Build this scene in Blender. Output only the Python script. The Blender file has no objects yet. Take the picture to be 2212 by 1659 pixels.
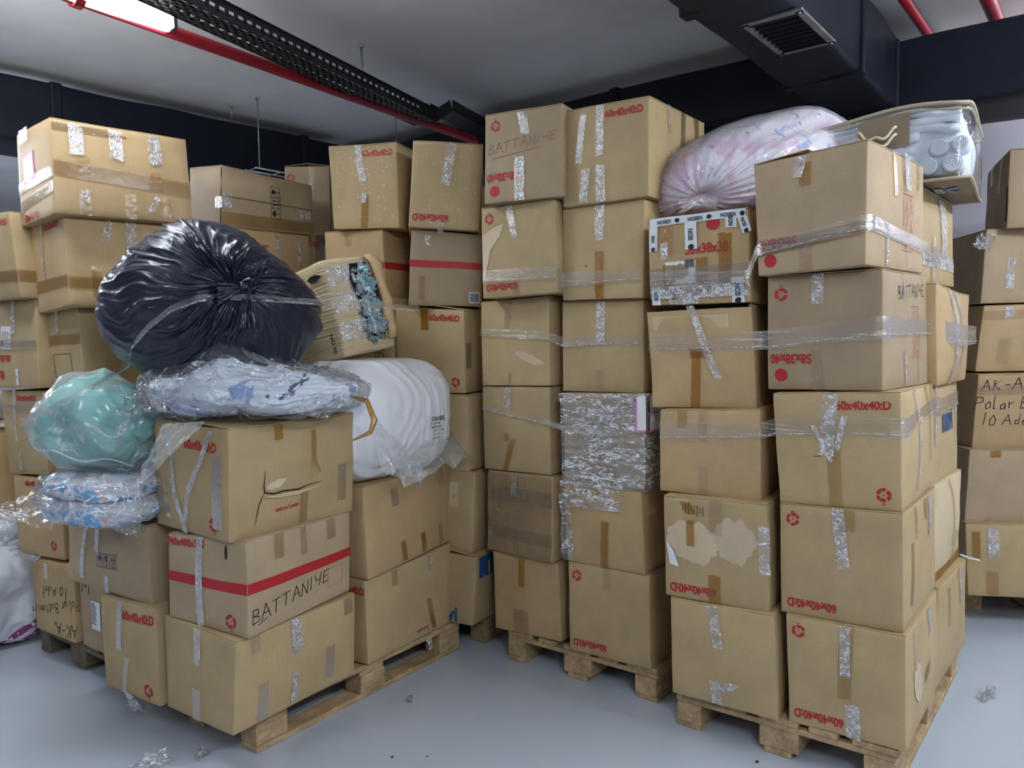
import bpy, bmesh, math, random
from mathutils import Vector, Matrix, noise
random.seed(7)
scn = bpy.context.scene
C = scn.collection
sin, cos, pi = math.sin, math.cos, math.pi

# ------------------------------------------------------------------ camera, exposure, world
cam_data = bpy.data.cameras.new('camera')
cam_data.sensor_width = 36.0
cam_data.lens = 36.0 * 1693.9 / 2212
cam_data.clip_start = 0.05
cam = bpy.data.objects.new('camera', cam_data)
C.objects.link(cam)
PITCH, ROLL = 0.05605, 0.01807
cam.location = (0, 0, 1.5393)
cam.rotation_euler = (Matrix.Rotation(pi / 2 - PITCH, 4, 'X') @ Matrix.Rotation(-ROLL, 4, 'Z')).to_euler()
scn.camera = cam
scn.view_settings.view_transform = 'Standard'
scn.view_settings.look = 'None'
scn.view_settings.gamma = 1
scn.view_settings.use_curve_mapping = False
scn.view_settings.exposure = 0.98
w = bpy.data.worlds.new('world'); scn.world = w; w.use_nodes = True
w.node_tree.nodes['Background'].inputs[0].default_value = (0.55, 0.6, 0.7, 1)
w.node_tree.nodes['Background'].inputs[1].default_value = 0.02
TH = 0.905                                   # the building's grid is turned by this angle
DB = Vector((cos(TH), sin(TH), 0))           # along the lamps and ducts, away from the camera
DA = Vector((-sin(TH), cos(TH), 0))          # across, to the left
LAMP_POWER = dict(near=58, left=30, right=85, back=110)

# ------------------------------------------------------------------ materials
MATS = {}
def newmat(name):
    m = bpy.data.materials.new(name); m.use_nodes = True
    nt = m.node_tree; nt.nodes.clear()
    out = nt.nodes.new('ShaderNodeOutputMaterial')
    MATS[name] = m
    return m, nt, out
def N(nt, t, **kw):
    n = nt.nodes.new(t)
    for k, v in kw.items():
        if k in n.inputs: n.inputs[k].default_value = v
        else: setattr(n, k, v)
    return n
def L(nt, a, b): nt.links.new(a, b)
def ramp(nt, fac, stops):
    r = nt.nodes.new('ShaderNodeValToRGB')
    e = r.color_ramp.elements
    while len(e) < len(stops): e.new(0.5)
    for i, (p, c) in enumerate(stops):
        e[i].position = p; e[i].color = (*c, 1) if len(c) == 3 else c
    L(nt, fac, r.inputs[0]); return r
def coords(nt, scale=(1, 1, 1), kind='Object'):
    tc = nt.nodes.new('ShaderNodeTexCoord'); mp = nt.nodes.new('ShaderNodeMapping')
    mp.inputs['Scale'].default_value = scale
    L(nt, tc.outputs[kind], mp.inputs[0]); return mp.outputs[0]
def noise_tex(nt, vec, scale, detail=3, rough=0.5, dist=0.0):
    n = N(nt, 'ShaderNodeTexNoise'); n.inputs['Scale'].default_value = scale
    n.inputs['Detail'].default_value = detail; n.inputs['Roughness'].default_value = rough
    n.inputs['Distortion'].default_value = dist
    L(nt, vec, n.inputs['Vector']); return n
def bump(nt, h, strength, dist=0.002):
    b = N(nt, 'ShaderNodeBump'); b.inputs['Strength'].default_value = strength
    b.inputs['Distance'].default_value = dist; L(nt, h, b.inputs['Height']); return b

def simple(name, col, rough=0.6, metal=0.0, spec=0.4, nscale=0, namp=0.1, bstr=0, bscale=60, emis=None):
    m, nt, out = newmat(name)
    p = N(nt, 'ShaderNodeBsdfPrincipled')
    p.inputs['Base Color'].default_value = (*col, 1); p.inputs['Roughness'].default_value = rough
    p.inputs['Metallic'].default_value = metal; p.inputs['Specular IOR Level'].default_value = spec
    if nscale:
        nz = noise_tex(nt, coords(nt), nscale, 5)
        lo = tuple(max(0, c * (1 - namp)) for c in col); hi = tuple(min(1, c * (1 + namp)) for c in col)
        r = ramp(nt, nz.outputs[0], [(0.3, lo), (0.7, hi)]); L(nt, r.outputs[0], p.inputs['Base Color'])
    if bstr:
        nz2 = noise_tex(nt, coords(nt), bscale, 4)
        L(nt, bump(nt, nz2.outputs[0], bstr).outputs[0], p.inputs['Normal'])
    if emis:
        p.inputs['Emission Color'].default_value = (*emis[0], 1); p.inputs['Emission Strength'].default_value = emis[1]
    L(nt, p.outputs[0], out.inputs[0]); return m

def cardboard(name, col, flute=0.12):
    m, nt, out = newmat(name)
    p = N(nt, 'ShaderNodeBsdfPrincipled'); p.inputs['Roughness'].default_value = 0.62
    p.inputs['Specular IOR Level'].default_value = 0.3
    vec = coords(nt)
    info = N(nt, 'ShaderNodeObjectInfo')
    add = N(nt, 'ShaderNodeVectorMath', operation='ADD'); sc = N(nt, 'ShaderNodeVectorMath', operation='SCALE')
    comb = N(nt, 'ShaderNodeCombineXYZ'); L(nt, info.outputs['Random'], comb.inputs[0]); L(nt, info.outputs['Random'], comb.inputs[2])
    L(nt, comb.outputs[0], sc.inputs[0]); sc.inputs['Scale'].default_value = 40
    L(nt, vec, add.inputs[0]); L(nt, sc.outputs[0], add.inputs[1]); v2 = add.outputs[0]
    big = noise_tex(nt, v2, 5, 4, 0.6)
    fib = noise_tex(nt, v2, 420, 3, 0.7)
    a = tuple(c * 0.90 for c in col); b = tuple(min(1, c * 1.09) for c in col)
    r1 = ramp(nt, big.outputs[0], [(0.3, a), (0.7, b)])
    r2 = ramp(nt, fib.outputs[0], [(0.25, (0.80, 0.80, 0.80)), (0.75, (1.16, 1.16, 1.16))])
    mx = N(nt, 'ShaderNodeMix', data_type='RGBA', blend_type='MULTIPLY'); mx.inputs[0].default_value = 1
    L(nt, r1.outputs[0], mx.inputs[6]); L(nt, r2.outputs[0], mx.inputs[7])
    # scuffs: paler rubbed patches with a shape of their own
    sn = noise_tex(nt, v2, 9, 6, 0.7, 1.2)
    r3 = ramp(nt, sn.outputs[0], [(0.66, (0, 0, 0)), (0.74, (0.35, 0.35, 0.35))])
    mx2 = N(nt, 'ShaderNodeMix', data_type='RGBA'); L(nt, r3.outputs[0], mx2.inputs[0])
    L(nt, mx.outputs[2], mx2.inputs[6]); mx2.inputs[7].default_value = (min(1, col[0] * 1.25), min(1, col[1] * 1.25), min(1, col[2] * 1.3), 1)
    hs = N(nt, 'ShaderNodeHueSaturation'); mr = N(nt, 'ShaderNodeMapRange')
    mr.inputs[3].default_value = 0.90; mr.inputs[4].default_value = 1.10
    L(nt, info.outputs['Random'], mr.inputs[0]); L(nt, mr.outputs[0], hs.inputs['Value'])
    L(nt, mx2.outputs[2], hs.inputs['Color']); L(nt, hs.outputs[0], p.inputs['Base Color'])
    # faint vertical flutes plus dents
    wv = N(nt, 'ShaderNodeTexWave', wave_type='BANDS', bands_direction='DIAGONAL'); wv.inputs['Scale'].default_value = 28
    wv.inputs['Distortion'].default_value = 0.6; wv.inputs['Detail'].default_value = 1
    v3 = coords(nt, (1, 1, 0.001)); L(nt, v3, wv.inputs['Vector'])
    dn = noise_tex(nt, coords(nt, (1, 1, 0.35)), 16, 4, 0.6)
    ad = N(nt, 'ShaderNodeMath', operation='MULTIPLY_ADD'); L(nt, wv.outputs[1], ad.inputs[0]); ad.inputs[1].default_value = flute
    L(nt, dn.outputs[0], ad.inputs[2])
    L(nt, bump(nt, ad.outputs[0], 0.35, 0.004).outputs[0], p.inputs['Normal'])
    L(nt, p.outputs[0], out.inputs[0]); return m

def film(name, tint=(1, 1, 1), gloss=0.03, base=0.02, crease=0.8, width=0.02, wcol=(0.9, 0.93, 0.97), rough=0.10, scale=(1, 1, 1), nscale=45, bstr=1.0, dist=0.01, cover=0.5, cscale=0.35, fres=0.5):
    """clear plastic: mostly transparent, glossy, with white glints painted along its creases"""
    m, nt, out = newmat(name)
    vec = coords(nt, scale)
    n1 = noise_tex(nt, vec, nscale, 4, 0.55, 0.8)
    rg = N(nt, 'ShaderNodeMath', operation='SUBTRACT'); L(nt, n1.outputs[0], rg.inputs[0]); rg.inputs[1].default_value = 0.5
    ab = N(nt, 'ShaderNodeMath', operation='ABSOLUTE'); L(nt, rg.outputs[0], ab.inputs[0])
    bp = bump(nt, ab.outputs[0], bstr, dist)
    ln = ramp(nt, ab.outputs[0], [(0.0, (1, 1, 1)), (width, (0, 0, 0))])
    n2 = noise_tex(nt, vec, nscale * cscale, 3, 0.6, 0.5)
    cv = ramp(nt, n2.outputs[0], [(cover, (0, 0, 0)), (cover + .12, (1, 1, 1))])
    mk = N(nt, 'ShaderNodeMath', operation='MULTIPLY'); L(nt, ln.outputs[0], mk.inputs[0]); L(nt, cv.outputs[0], mk.inputs[1])
    wf = N(nt, 'ShaderNodeMath', operation='MULTIPLY_ADD'); L(nt, mk.outputs[0], wf.inputs[0]); wf.inputs[1].default_value = crease; wf.inputs[2].default_value = base
    tr = N(nt, 'ShaderNodeBsdfTransparent'); tr.inputs[0].default_value = (*tint, 1)
    gl = N(nt, 'ShaderNodeBsdfGlossy'); gl.inputs['Roughness'].default_value = rough; L(nt, bp.outputs[0], gl.inputs['Normal'])
    df = N(nt, 'ShaderNodeBsdfDiffuse'); df.inputs[0].default_value = (*wcol, 1)  # diffuse colour stands in for lamp glints on the creases
    fr = N(nt, 'ShaderNodeFresnel'); fr.inputs[0].default_value = 1.45; L(nt, bp.outputs[0], fr.inputs['Normal'])
    mm = N(nt, 'ShaderNodeMath', operation='MULTIPLY_ADD'); L(nt, fr.outputs[0], mm.inputs[0]); mm.inputs[1].default_value = fres; mm.inputs[2].default_value = gloss
    cl = N(nt, 'ShaderNodeMath', operation='MINIMUM'); L(nt, mm.outputs[0], cl.inputs[0]); cl.inputs[1].default_value = 0.6
    s1 = N(nt, 'ShaderNodeMixShader')
    L(nt, wf.outputs[0], s1.inputs[0]); L(nt, tr.outputs[0], s1.inputs[1]); L(nt, df.outputs[0], s1.inputs[2])
    s2 = N(nt, 'ShaderNodeMixShader'); L(nt, cl.outputs[0], s2.inputs[0]); L(nt, s1.outputs[0], s2.inputs[1]); L(nt, gl.outputs[0], s2.inputs[2])
    L(nt, s2.outputs[0], out.inputs[0]); return m

CARD = (0.445, 0.322, 0.168)
cardboard('card', CARD)
cardboard('card_warm', (0.485, 0.335, 0.172))
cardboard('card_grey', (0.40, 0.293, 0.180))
cardboard('card_pale', (0.56, 0.445, 0.275), 0.9)
cardboard('card_inner', (0.63, 0.50, 0.33))
simple('card_dark', (0.05, 0.035, 0.02), 0.9)
simple('red_ink', (0.42, 0.018, 0.022), 0.55)
simple('red_thin', (0.45, 0.09, 0.06), 0.6)
simple('black_ink', (0.012, 0.011, 0.013), 0.5)
simple('faint_ink', (0.24, 0.10, 0.07), 0.6)
simple('blue_ink', (0.02, 0.07, 0.20), 0.5)
simple('blue_print', (0.10, 0.25, 0.60), 0.5)
simple('navy_ink', (0.03, 0.04, 0.07), 0.5)
simple('paper', (0.78, 0.79, 0.80), 0.55, nscale=30, namp=0.06)
simple('pink_edge', (0.75, 0.22, 0.55), 0.6)
simple('white_tape', (0.72, 0.74, 0.76), 0.22, spec=0.7, bstr=0.8, bscale=70)
film('tape_clear', gloss=0.04, base=0.03, crease=0.55, width=0.02, nscale=60, bstr=0.6, dist=0.003, cover=0.50, tint=(0.93, 0.88, 0.80))
film('tape_crinkle', gloss=0.10, base=0.10, crease=0.95, width=0.075, nscale=75, bstr=1.0, dist=0.008, cover=0.40, tint=(0.96, 0.93, 0.89))
film('tape_amber', gloss=0.05, base=0.16, wcol=(0.50, 0.30, 0.06), crease=0.2, nscale=60, bstr=0.6, dist=0.004, tint=(0.82, 0.62, 0.30), rough=0.15)
film('tape_brown', gloss=0.03, base=0.05, wcol=(0.45, 0.33, 0.18), crease=0.2, nscale=50, bstr=0.4, dist=0.003, tint=(0.90, 0.82, 0.68), rough=0.2)
film('stretch', gloss=0.06, base=0.05, crease=0.75, width=0.03, nscale=14, scale=(.5, .5, 14), bstr=0.6, dist=0.004, cover=0.50, tint=(0.95, 0.94, 0.92), rough=0.14)
film('wrap', gloss=0.06, base=0.12, crease=0.95, width=0.055, nscale=20, scale=(1, 1, 3.2), bstr=1.0, dist=0.010, cover=0.40, rough=0.12)
film('clear_bag', gloss=0.07, base=0.05, crease=0.85, width=0.02, nscale=9, bstr=0.9, dist=0.02, cover=0.46, wcol=(0.92, 0.95, 1.0))
film('milky_bag', gloss=0.05, base=0.20, crease=0.35, width=0.025, nscale=5, bstr=0.5, dist=0.02, cover=0.46, rough=0.22)
film('pink_film', gloss=0.03, base=0.24, crease=0.22, width=0.025, nscale=7, bstr=0.4, dist=0.02, cover=0.48, wcol=(0.92, 0.88, 0.95), rough=0.22)
film('pvc', gloss=0.06, base=0.02, crease=0.30, width=0.015, nscale=6, bstr=0.5, dist=0.02, rough=0.08)
simple('white_weave', (0.72, 0.74, 0.78), 0.5, bstr=0.5, bscale=120, nscale=8, namp=0.06)
simple('sack_white', (0.78, 0.79, 0.81), 0.38, spec=0.6, bstr=0.6, bscale=45)
simple('blanket_white', (0.74, 0.79, 0.86), 0.9, bstr=0.5, bscale=60, nscale=12, namp=0.06)
simple('cream', (0.72, 0.62, 0.42), 0.6)
simple('beige_piping', (0.45, 0.38, 0.26), 0.5)
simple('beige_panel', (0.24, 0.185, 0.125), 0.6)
simple('purple_stripe', (0.32, 0.05, 0.20), 0.6, bstr=0.3, bscale=150)
simple('duct', (0.007, 0.010, 0.018), 0.5, spec=0.25, bstr=0.5, bscale=9, nscale=6, namp=0.25)
simple('black_metal', (0.02, 0.02, 0.024), 0.45, spec=0.5)
simple('galvanised', (0.45, 0.46, 0.46), 0.35, metal=0.9, nscale=20, namp=0.2)
simple('grille_metal', (0.36, 0.35, 0.32), 0.38, metal=0.8, nscale=12, namp=0.25)
simple('dark_void', (0.003, 0.003, 0.004), 0.9)
simple('red_pipe', (0.38, 0.012, 0.025), 0.35, spec=0.5)
simple('plaster', (0.80, 0.80, 0.80), 0.9, nscale=3, namp=0.05, bstr=0.15, bscale=80)
simple('wall_paint', (0.60, 0.58, 0.66), 0.85, nscale=3, namp=0.04, bstr=0.1, bscale=90)
simple('lamp_glow', (0.9, 0.95, 1), 0.5, emis=((0.84, 0.92, 1.0), 1.0))
simple('lamp_body', (0.75, 0.76, 0.78), 0.4)
simple('debris', (0.03, 0.025, 0.02), 0.8)
simple('green_cloth', (0.11, 0.46, 0.40), 0.8, nscale=5, namp=0.35)

def wood(name, col):
    m, nt, out = newmat(name)
    p = N(nt, 'ShaderNodeBsdfPrincipled'); p.inputs['Roughness'].default_value = 0.7
    vec = coords(nt, (3, 22, 22)); info = N(nt, 'ShaderNodeObjectInfo')
    n1 = noise_tex(nt, vec, 3, 5, 0.6, 0.8)
    n2 = noise_tex(nt, coords(nt), 11, 4, 0.7)
    r = ramp(nt, n1.outputs[0], [(0.25, tuple(c * 0.62 for c in col)), (0.5, col), (0.8, tuple(min(1, c * 1.3) for c in col))])
    r2 = ramp(nt, n2.outputs[0], [(0.35, (0.55, 0.52, 0.5)), (0.6, (1, 1, 1))])
    mx = N(nt, 'ShaderNodeMix', data_type='RGBA', blend_type='MULTIPLY'); mx.inputs[0].default_value = 0.8
    L(nt, r.outputs[0], mx.inputs[6]); L(nt, r2.outputs[0], mx.inputs[7])
    L(nt, mx.outputs[2], p.inputs['Base Color'])
    L(nt, bump(nt, n1.outputs[0], 0.5, 0.003).outputs[0], p.inputs['Normal'])
    L(nt, p.outputs[0], out.inputs[0]); return m
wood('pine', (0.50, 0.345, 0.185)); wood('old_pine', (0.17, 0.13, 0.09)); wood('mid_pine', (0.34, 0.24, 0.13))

def floor_mat():
    m, nt, out = newmat('floor_epoxy')
    p = N(nt, 'ShaderNodeBsdfPrincipled')
    vec = coords(nt)
    n1 = noise_tex(nt, vec, 0.5, 1, 0.4); n2 = noise_tex(nt, vec, 1.5, 2, 0.5)
    r = ramp(nt, n1.outputs[0], [(0.3, (0.46, 0.50, 0.56)), (0.7, (0.475, 0.515, 0.575))])
    L(nt, r.outputs[0], p.inputs['Base Color'])
    r2 = ramp(nt, n2.outputs[0], [(0.3, (0.20,) * 3), (0.75, (0.26,) * 3)])
    L(nt, r2.outputs[0], p.inputs['Roughness'])
    p.inputs['Specular IOR Level'].default_value = 0.5
    n3 = noise_tex(nt, vec, 3, 4, 0.5)
    L(nt, bump(nt, n3.outputs[0], 0.05, 0.004).outputs[0], p.inputs['Normal'])
    L(nt, p.outputs[0], out.inputs[0])
floor_mat()

def blackbag_mat():
    m, nt, out = newmat('black_plastic')
    p = N(nt, 'ShaderNodeBsdfPrincipled'); p.inputs['Base Color'].default_value = (0.008, 0.011, 0.026, 1)
    p.inputs['Roughness'].default_value = 0.31; p.inputs['Specular IOR Level'].default_value = 0.6
    n1 = noise_tex(nt, coords(nt), 9, 5, 0.6, 0.8)
    L(nt, bump(nt, n1.outputs[0], 0.25, 0.012).outputs[0], p.inputs['Normal'])
    L(nt, p.outputs[0], out.inputs[0])
blackbag_mat()

def flower_cloth(name, base, spots, scale=9):
    m, nt, out = newmat(name)
    p = N(nt, 'ShaderNodeBsdfPrincipled'); p.inputs['Roughness'].default_value = 0.75
    vec = coords(nt); prev = None
    b = N(nt, 'ShaderNodeRGB'); b.outputs[0].default_value = (*base, 1); prev = b.outputs[0]
    for i, (col, sc, th, off) in enumerate(spots):
        mp = N(nt, 'ShaderNodeMapping'); mp.inputs['Location'].default_value = (off, off * 1.7, off * 0.6)
        L(nt, vec, mp.inputs[0])
        n = noise_tex(nt, mp.outputs[0], sc, 3, 0.7, 1.4)
        r = ramp(nt, n.outputs[0], [(th, (0, 0, 0)), (th + 0.04, (1, 1, 1))])
        mx = N(nt, 'ShaderNodeMix', data_type='RGBA'); L(nt, r.outputs[0], mx.inputs[0]); L(nt, prev, mx.inputs[6])
        mx.inputs[7].default_value = (*col, 1); prev = mx.outputs[2]
    L(nt, prev, p.inputs['Base Color'])
    nb = noise_tex(nt, vec, 30, 4)
    L(nt, bump(nt, nb.outputs[0], 0.4, 0.01).outputs[0], p.inputs['Normal'])
    L(nt, p.outputs[0], out.inputs[0])
flower_cloth('quilt_blue', (0.80, 0.85, 0.95), [((0.30, 0.42, 0.72), 4.5, 0.56, 1), ((0.04, 0.06, 0.15), 6, 0.62, 4), ((0.62, 0.52, 0.32), 6, 0.66, 7)])
flower_cloth('quilt_pink', (0.84, 0.80, 0.84), [((0.80, 0.58, 0.74), 2.6, 0.50, 2), ((0.26, 0.42, 0.78), 9, 0.60, 5), ((0.80, 0.36, 0.50), 9, 0.63, 9), ((0.16, 0.22, 0.34), 12, 0.63, 13)])
flower_cloth('towels', (0.70, 0.72, 0.80), [((0.16, 0.46, 0.80), 5.5, 0.51, 2), ((0.78, 0.52, 0.50), 7, 0.58, 6), ((0.80, 0.82, 0.86), 12, 0.56, 8)])
flower_cloth('torn_cloth', (0.26, 0.29, 0.32), [((0.04, 0.30, 0.32), 6, 0.55, 2), ((0.62, 0.66, 0.68), 9, 0.58, 6), ((0.04, 0.05, 0.07), 12, 0.60, 8)])

# ------------------------------------------------------------------ object helpers
def link_mesh(name, me, mat, parent=None):
    o = bpy.data.objects.new(name, me); C.objects.link(o)
    if mat: me.materials.append(MATS[mat] if isinstance(mat, str) else mat)
    if parent: o.parent = parent
    return o
def mesh_from(name, vs, fs, mat, parent=None, smooth=False, solid=0, matlist=None):
    me = bpy.data.meshes.new(name); me.from_pydata([tuple(v) for v in vs], [], fs); me.update()
    if smooth: me.shade_smooth()
    o = link_mesh(name, me, mat, parent)
    if solid:
        s = o.modifiers.new('s', 'SOLIDIFY'); s.thickness = solid; s.offset = 0
    return o
def thing(name, label, cat, loc=(0, 0, 0), rz=0, group=None):
    o = bpy.data.objects.new(name, None); C.objects.link(o); o.empty_display_size = 0.1
    o.location = loc; o.rotation_euler = (0, 0, rz)
    return tag(o, label, cat, group)
def tag(o, label, cat, group=None, kind=None):
    o['label'] = label; o['category'] = cat
    if group: o['group'] = group
    if kind: o['kind'] = kind
    return o
def structure(o): o['kind'] = 'structure'; return o

class MB:
    def __init__(s): s.v = []; s.f = []
    def add(s, vs, fs):
        n = len(s.v); s.v += [Vector(v) for v in vs]; s.f += [tuple(i + n for i in f) for f in fs]; return s
    def box(s, c, d, ax=None):
        """c centre, d full sizes, ax optional (x,y,z) axes"""
        X, Y, Z = ax or (Vector((1, 0, 0)), Vector((0, 1, 0)), Vector((0, 0, 1)))
        c = Vector(c); vs = [c + X * (i * d[0] / 2) + Y * (j * d[1] / 2) + Z * (k * d[2] / 2) for i in (-1, 1) for j in (-1, 1) for k in (-1, 1)]
        return s.add(vs, [(0, 1, 3, 2), (4, 6, 7, 5), (0, 4, 5, 1), (2, 3, 7, 6), (0, 2, 6, 4), (1, 5, 7, 3)])
    def tube(s, pts, r, n=10, cap=True):
        pts = [Vector(p) for p in pts]; base = len(s.v)
        prev = None
        for i, p in enumerate(pts):
            t = (pts[min(i + 1, len(pts) - 1)] - pts[max(i - 1, 0)]).normalized()
            a = prev or Vector((0, 0, 1))
            if abs(t.dot(a)) > 0.98: a = Vector((1, 0, 0))
            u = (a - t * a.dot(t)).normalized(); prev = u; vv = t.cross(u)
            rr = r[i] if isinstance(r, (list, tuple)) else r
            for k in range(n):
                an = 2 * pi * k / n; s.v.append(p + (u * cos(an) + vv * sin(an)) * rr)
        for i in range(len(pts) - 1):
            for k in range(n):
                a = base + i * n + k; b = base + i * n + (k + 1) % n
                s.f.append((a, b, b + n, a + n))
        if cap:
            s.f.append(tuple(base + k for k in reversed(range(n)))); s.f.append(tuple(base + (len(pts) - 1) * n + k for k in range(n)))
        return s
    def build(s, name, mat, parent=None, smooth=False, bevel=0):
        o = mesh_from(name, s.v, s.f, mat, parent, smooth)
        if bevel:
            m = o.modifiers.new('b', 'BEVEL'); m.width = bevel; m.segments = 2; m.limit_method = 'ANGLE'
        return o

# ------------------------------------------------------------------ lettering
_txt = {}
def glyphs(s, bold=0.0, sx=1.0, spacing=1.0):
    key = (s, bold, sx, spacing)
    if key in _txt: return _txt[key]
    cu = bpy.data.curves.new('t', 'FONT'); cu.body = s; cu.size = 1; cu.offset = bold; cu.space_character = spacing
    cu.resolution_u = 3
    o = bpy.data.objects.new('t', cu); C.objects.link(o)
    bpy.context.view_layer.update()
    dg = bpy.context.evaluated_depsgraph_get(); ev = o.evaluated_get(dg); me = ev.to_mesh()
    vs = [(v.co.x * sx, v.co.y) for v in me.vertices]; fs = [tuple(p.vertices) for p in me.polygons]
    ev.to_mesh_clear(); bpy.data.objects.remove(o); bpy.data.curves.remove(cu)
    x0 = min(v[0] for v in vs); x1 = max(v[0] for v in vs); y0 = min(v[1] for v in vs); y1 = max(v[1] for v in vs)
    # centre, cap height 1
    h = y1 - y0
    vs = [((x - (x0 + x1) / 2) / h, (y - (y0 + y1) / 2) / h) for x, y in vs]
    _txt[key] = (vs, fs); return _txt[key]

STROKES = {
 'A': [[(0, 0), (.4, 1), (.8, 0)], [(.15, .4), (.7, .42)]], 'B': [[(0, 0), (.08, 1), (.5, .95), (.55, .65), (.1, .52), (.6, .4), (.6, .08), (0, 0)]],
 'T': [[(0, .95), (.8, 1)], [(.4, .97), (.35, 0)]], 'N': [[(0, 0), (.05, 1), (.6, 0), (.7, 1)]], 'I': [[(.1, 0), (.15, 1)]],
 'Y': [[(0, 1), (.1, .5), (.6, .5)], [(.7, 1), (.5, 0)]], 'E': [[(.65, 1), (.05, .95), (0, 0), (.6, .03)], [(.03, .5), (.5, .53)]],
 'K': [[(0, 0), (.05, 1)], [(.6, 1), (.05, .5), (.65, 0)]], 'P': [[(0, 0), (.05, 1), (.5, .95), (.55, .6), (.05, .5)]],
 'R': [[(0, 0), (.05, 1), (.5, .95), (.5, .6), (.05, .5), (.6, 0)]], 'V': [[(0, 1), (.35, 0), (.7, 1)]], 'M': [[(0, 0), (.05, 1), (.4, .3), (.75, 1), (.8, 0)]],
 '-': [[(.1, .5), (.5, .52)]], ',': [[(.1, .1), (0, -.15)]], '1': [[(.1, 0), (.15, 1)]], '0': [[(.3, 1), (.02, .6), (.1, .05), (.45, .02), (.6, .5), (.3, 1)]],
 'o': [[(.3, .55), (.05, .35), (.15, .02), (.42, .1), (.4, .45), (.3, .55)]], 'l': [[(.1, 1), (.08, 0), (.25, .05)]], 'a': [[(.4, .5), (.08, .4), (.1, .03), (.38, .12), (.42, .5), (.45, 0)]],
 'r': [[(.05, .5), (.1, 0)], [(.08, .3), (.4, .5)]], 't': [[(.2, 1), (.18, .05), (.35, .02)], [(0, .6), (.4, .65)]], 'n': [[(.05, .5), (.05, 0)], [(.05, .35), (.3, .52), (.4, 0)]],
 'i': [[(.1, .5), (.1, 0)], [(.1, .75), (.12, .8)]], 'y': [[(0, .5), (.2, .05)], [(.42, .5), (.1, -.4)]], 'e': [[(.05, .28), (.4, .32), (.3, .52), (.05, .35), (.12, .02), (.4, .06)]],
 'd': [[(.4, .4), (.08, .4), (.1, .03), (.4, .1)], [(.42, 1), (.42, 0)]], 'g': [[(.4, .5), (.08, .4), (.12, .05), (.38, .12)], [(.4, .5), (.38, -.35), (.05, -.3)]], ' ': []}
def strokes(s, slant=0.12, thick=0.07, seed=1, pitch=None):
    rnd = random.Random(seed); vs = []; fs = []; x = 0
    for ch in s:
        st = STROKES.get(ch, []); wd = max([p[0] for q in st for p in q] + [0.35]) + 0.22
        jy = rnd.uniform(-.06, .06); k = rnd.uniform(.92, 1.1)
        for line in st:
            pts = [Vector((x + px * k + py * slant, py * k + jy)) for px, py in line]
            for a, b in zip(pts[:-1], pts[1:]):
                d = (b - a)
                if d.length < 1e-4: continue
                nrm = Vector((-d.y, d.x)).normalized() * thick / 2; e = d.normalized() * thick * .3
                n = len(vs); vs += [a - e - nrm, b + e - nrm, b + e + nrm, a - e + nrm]; fs.append((n, n + 1, n + 2, n + 3))
        x += wd
    cx = x / 2
    return [(v.x - cx, v.y - .5) for v in vs], fs

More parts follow.
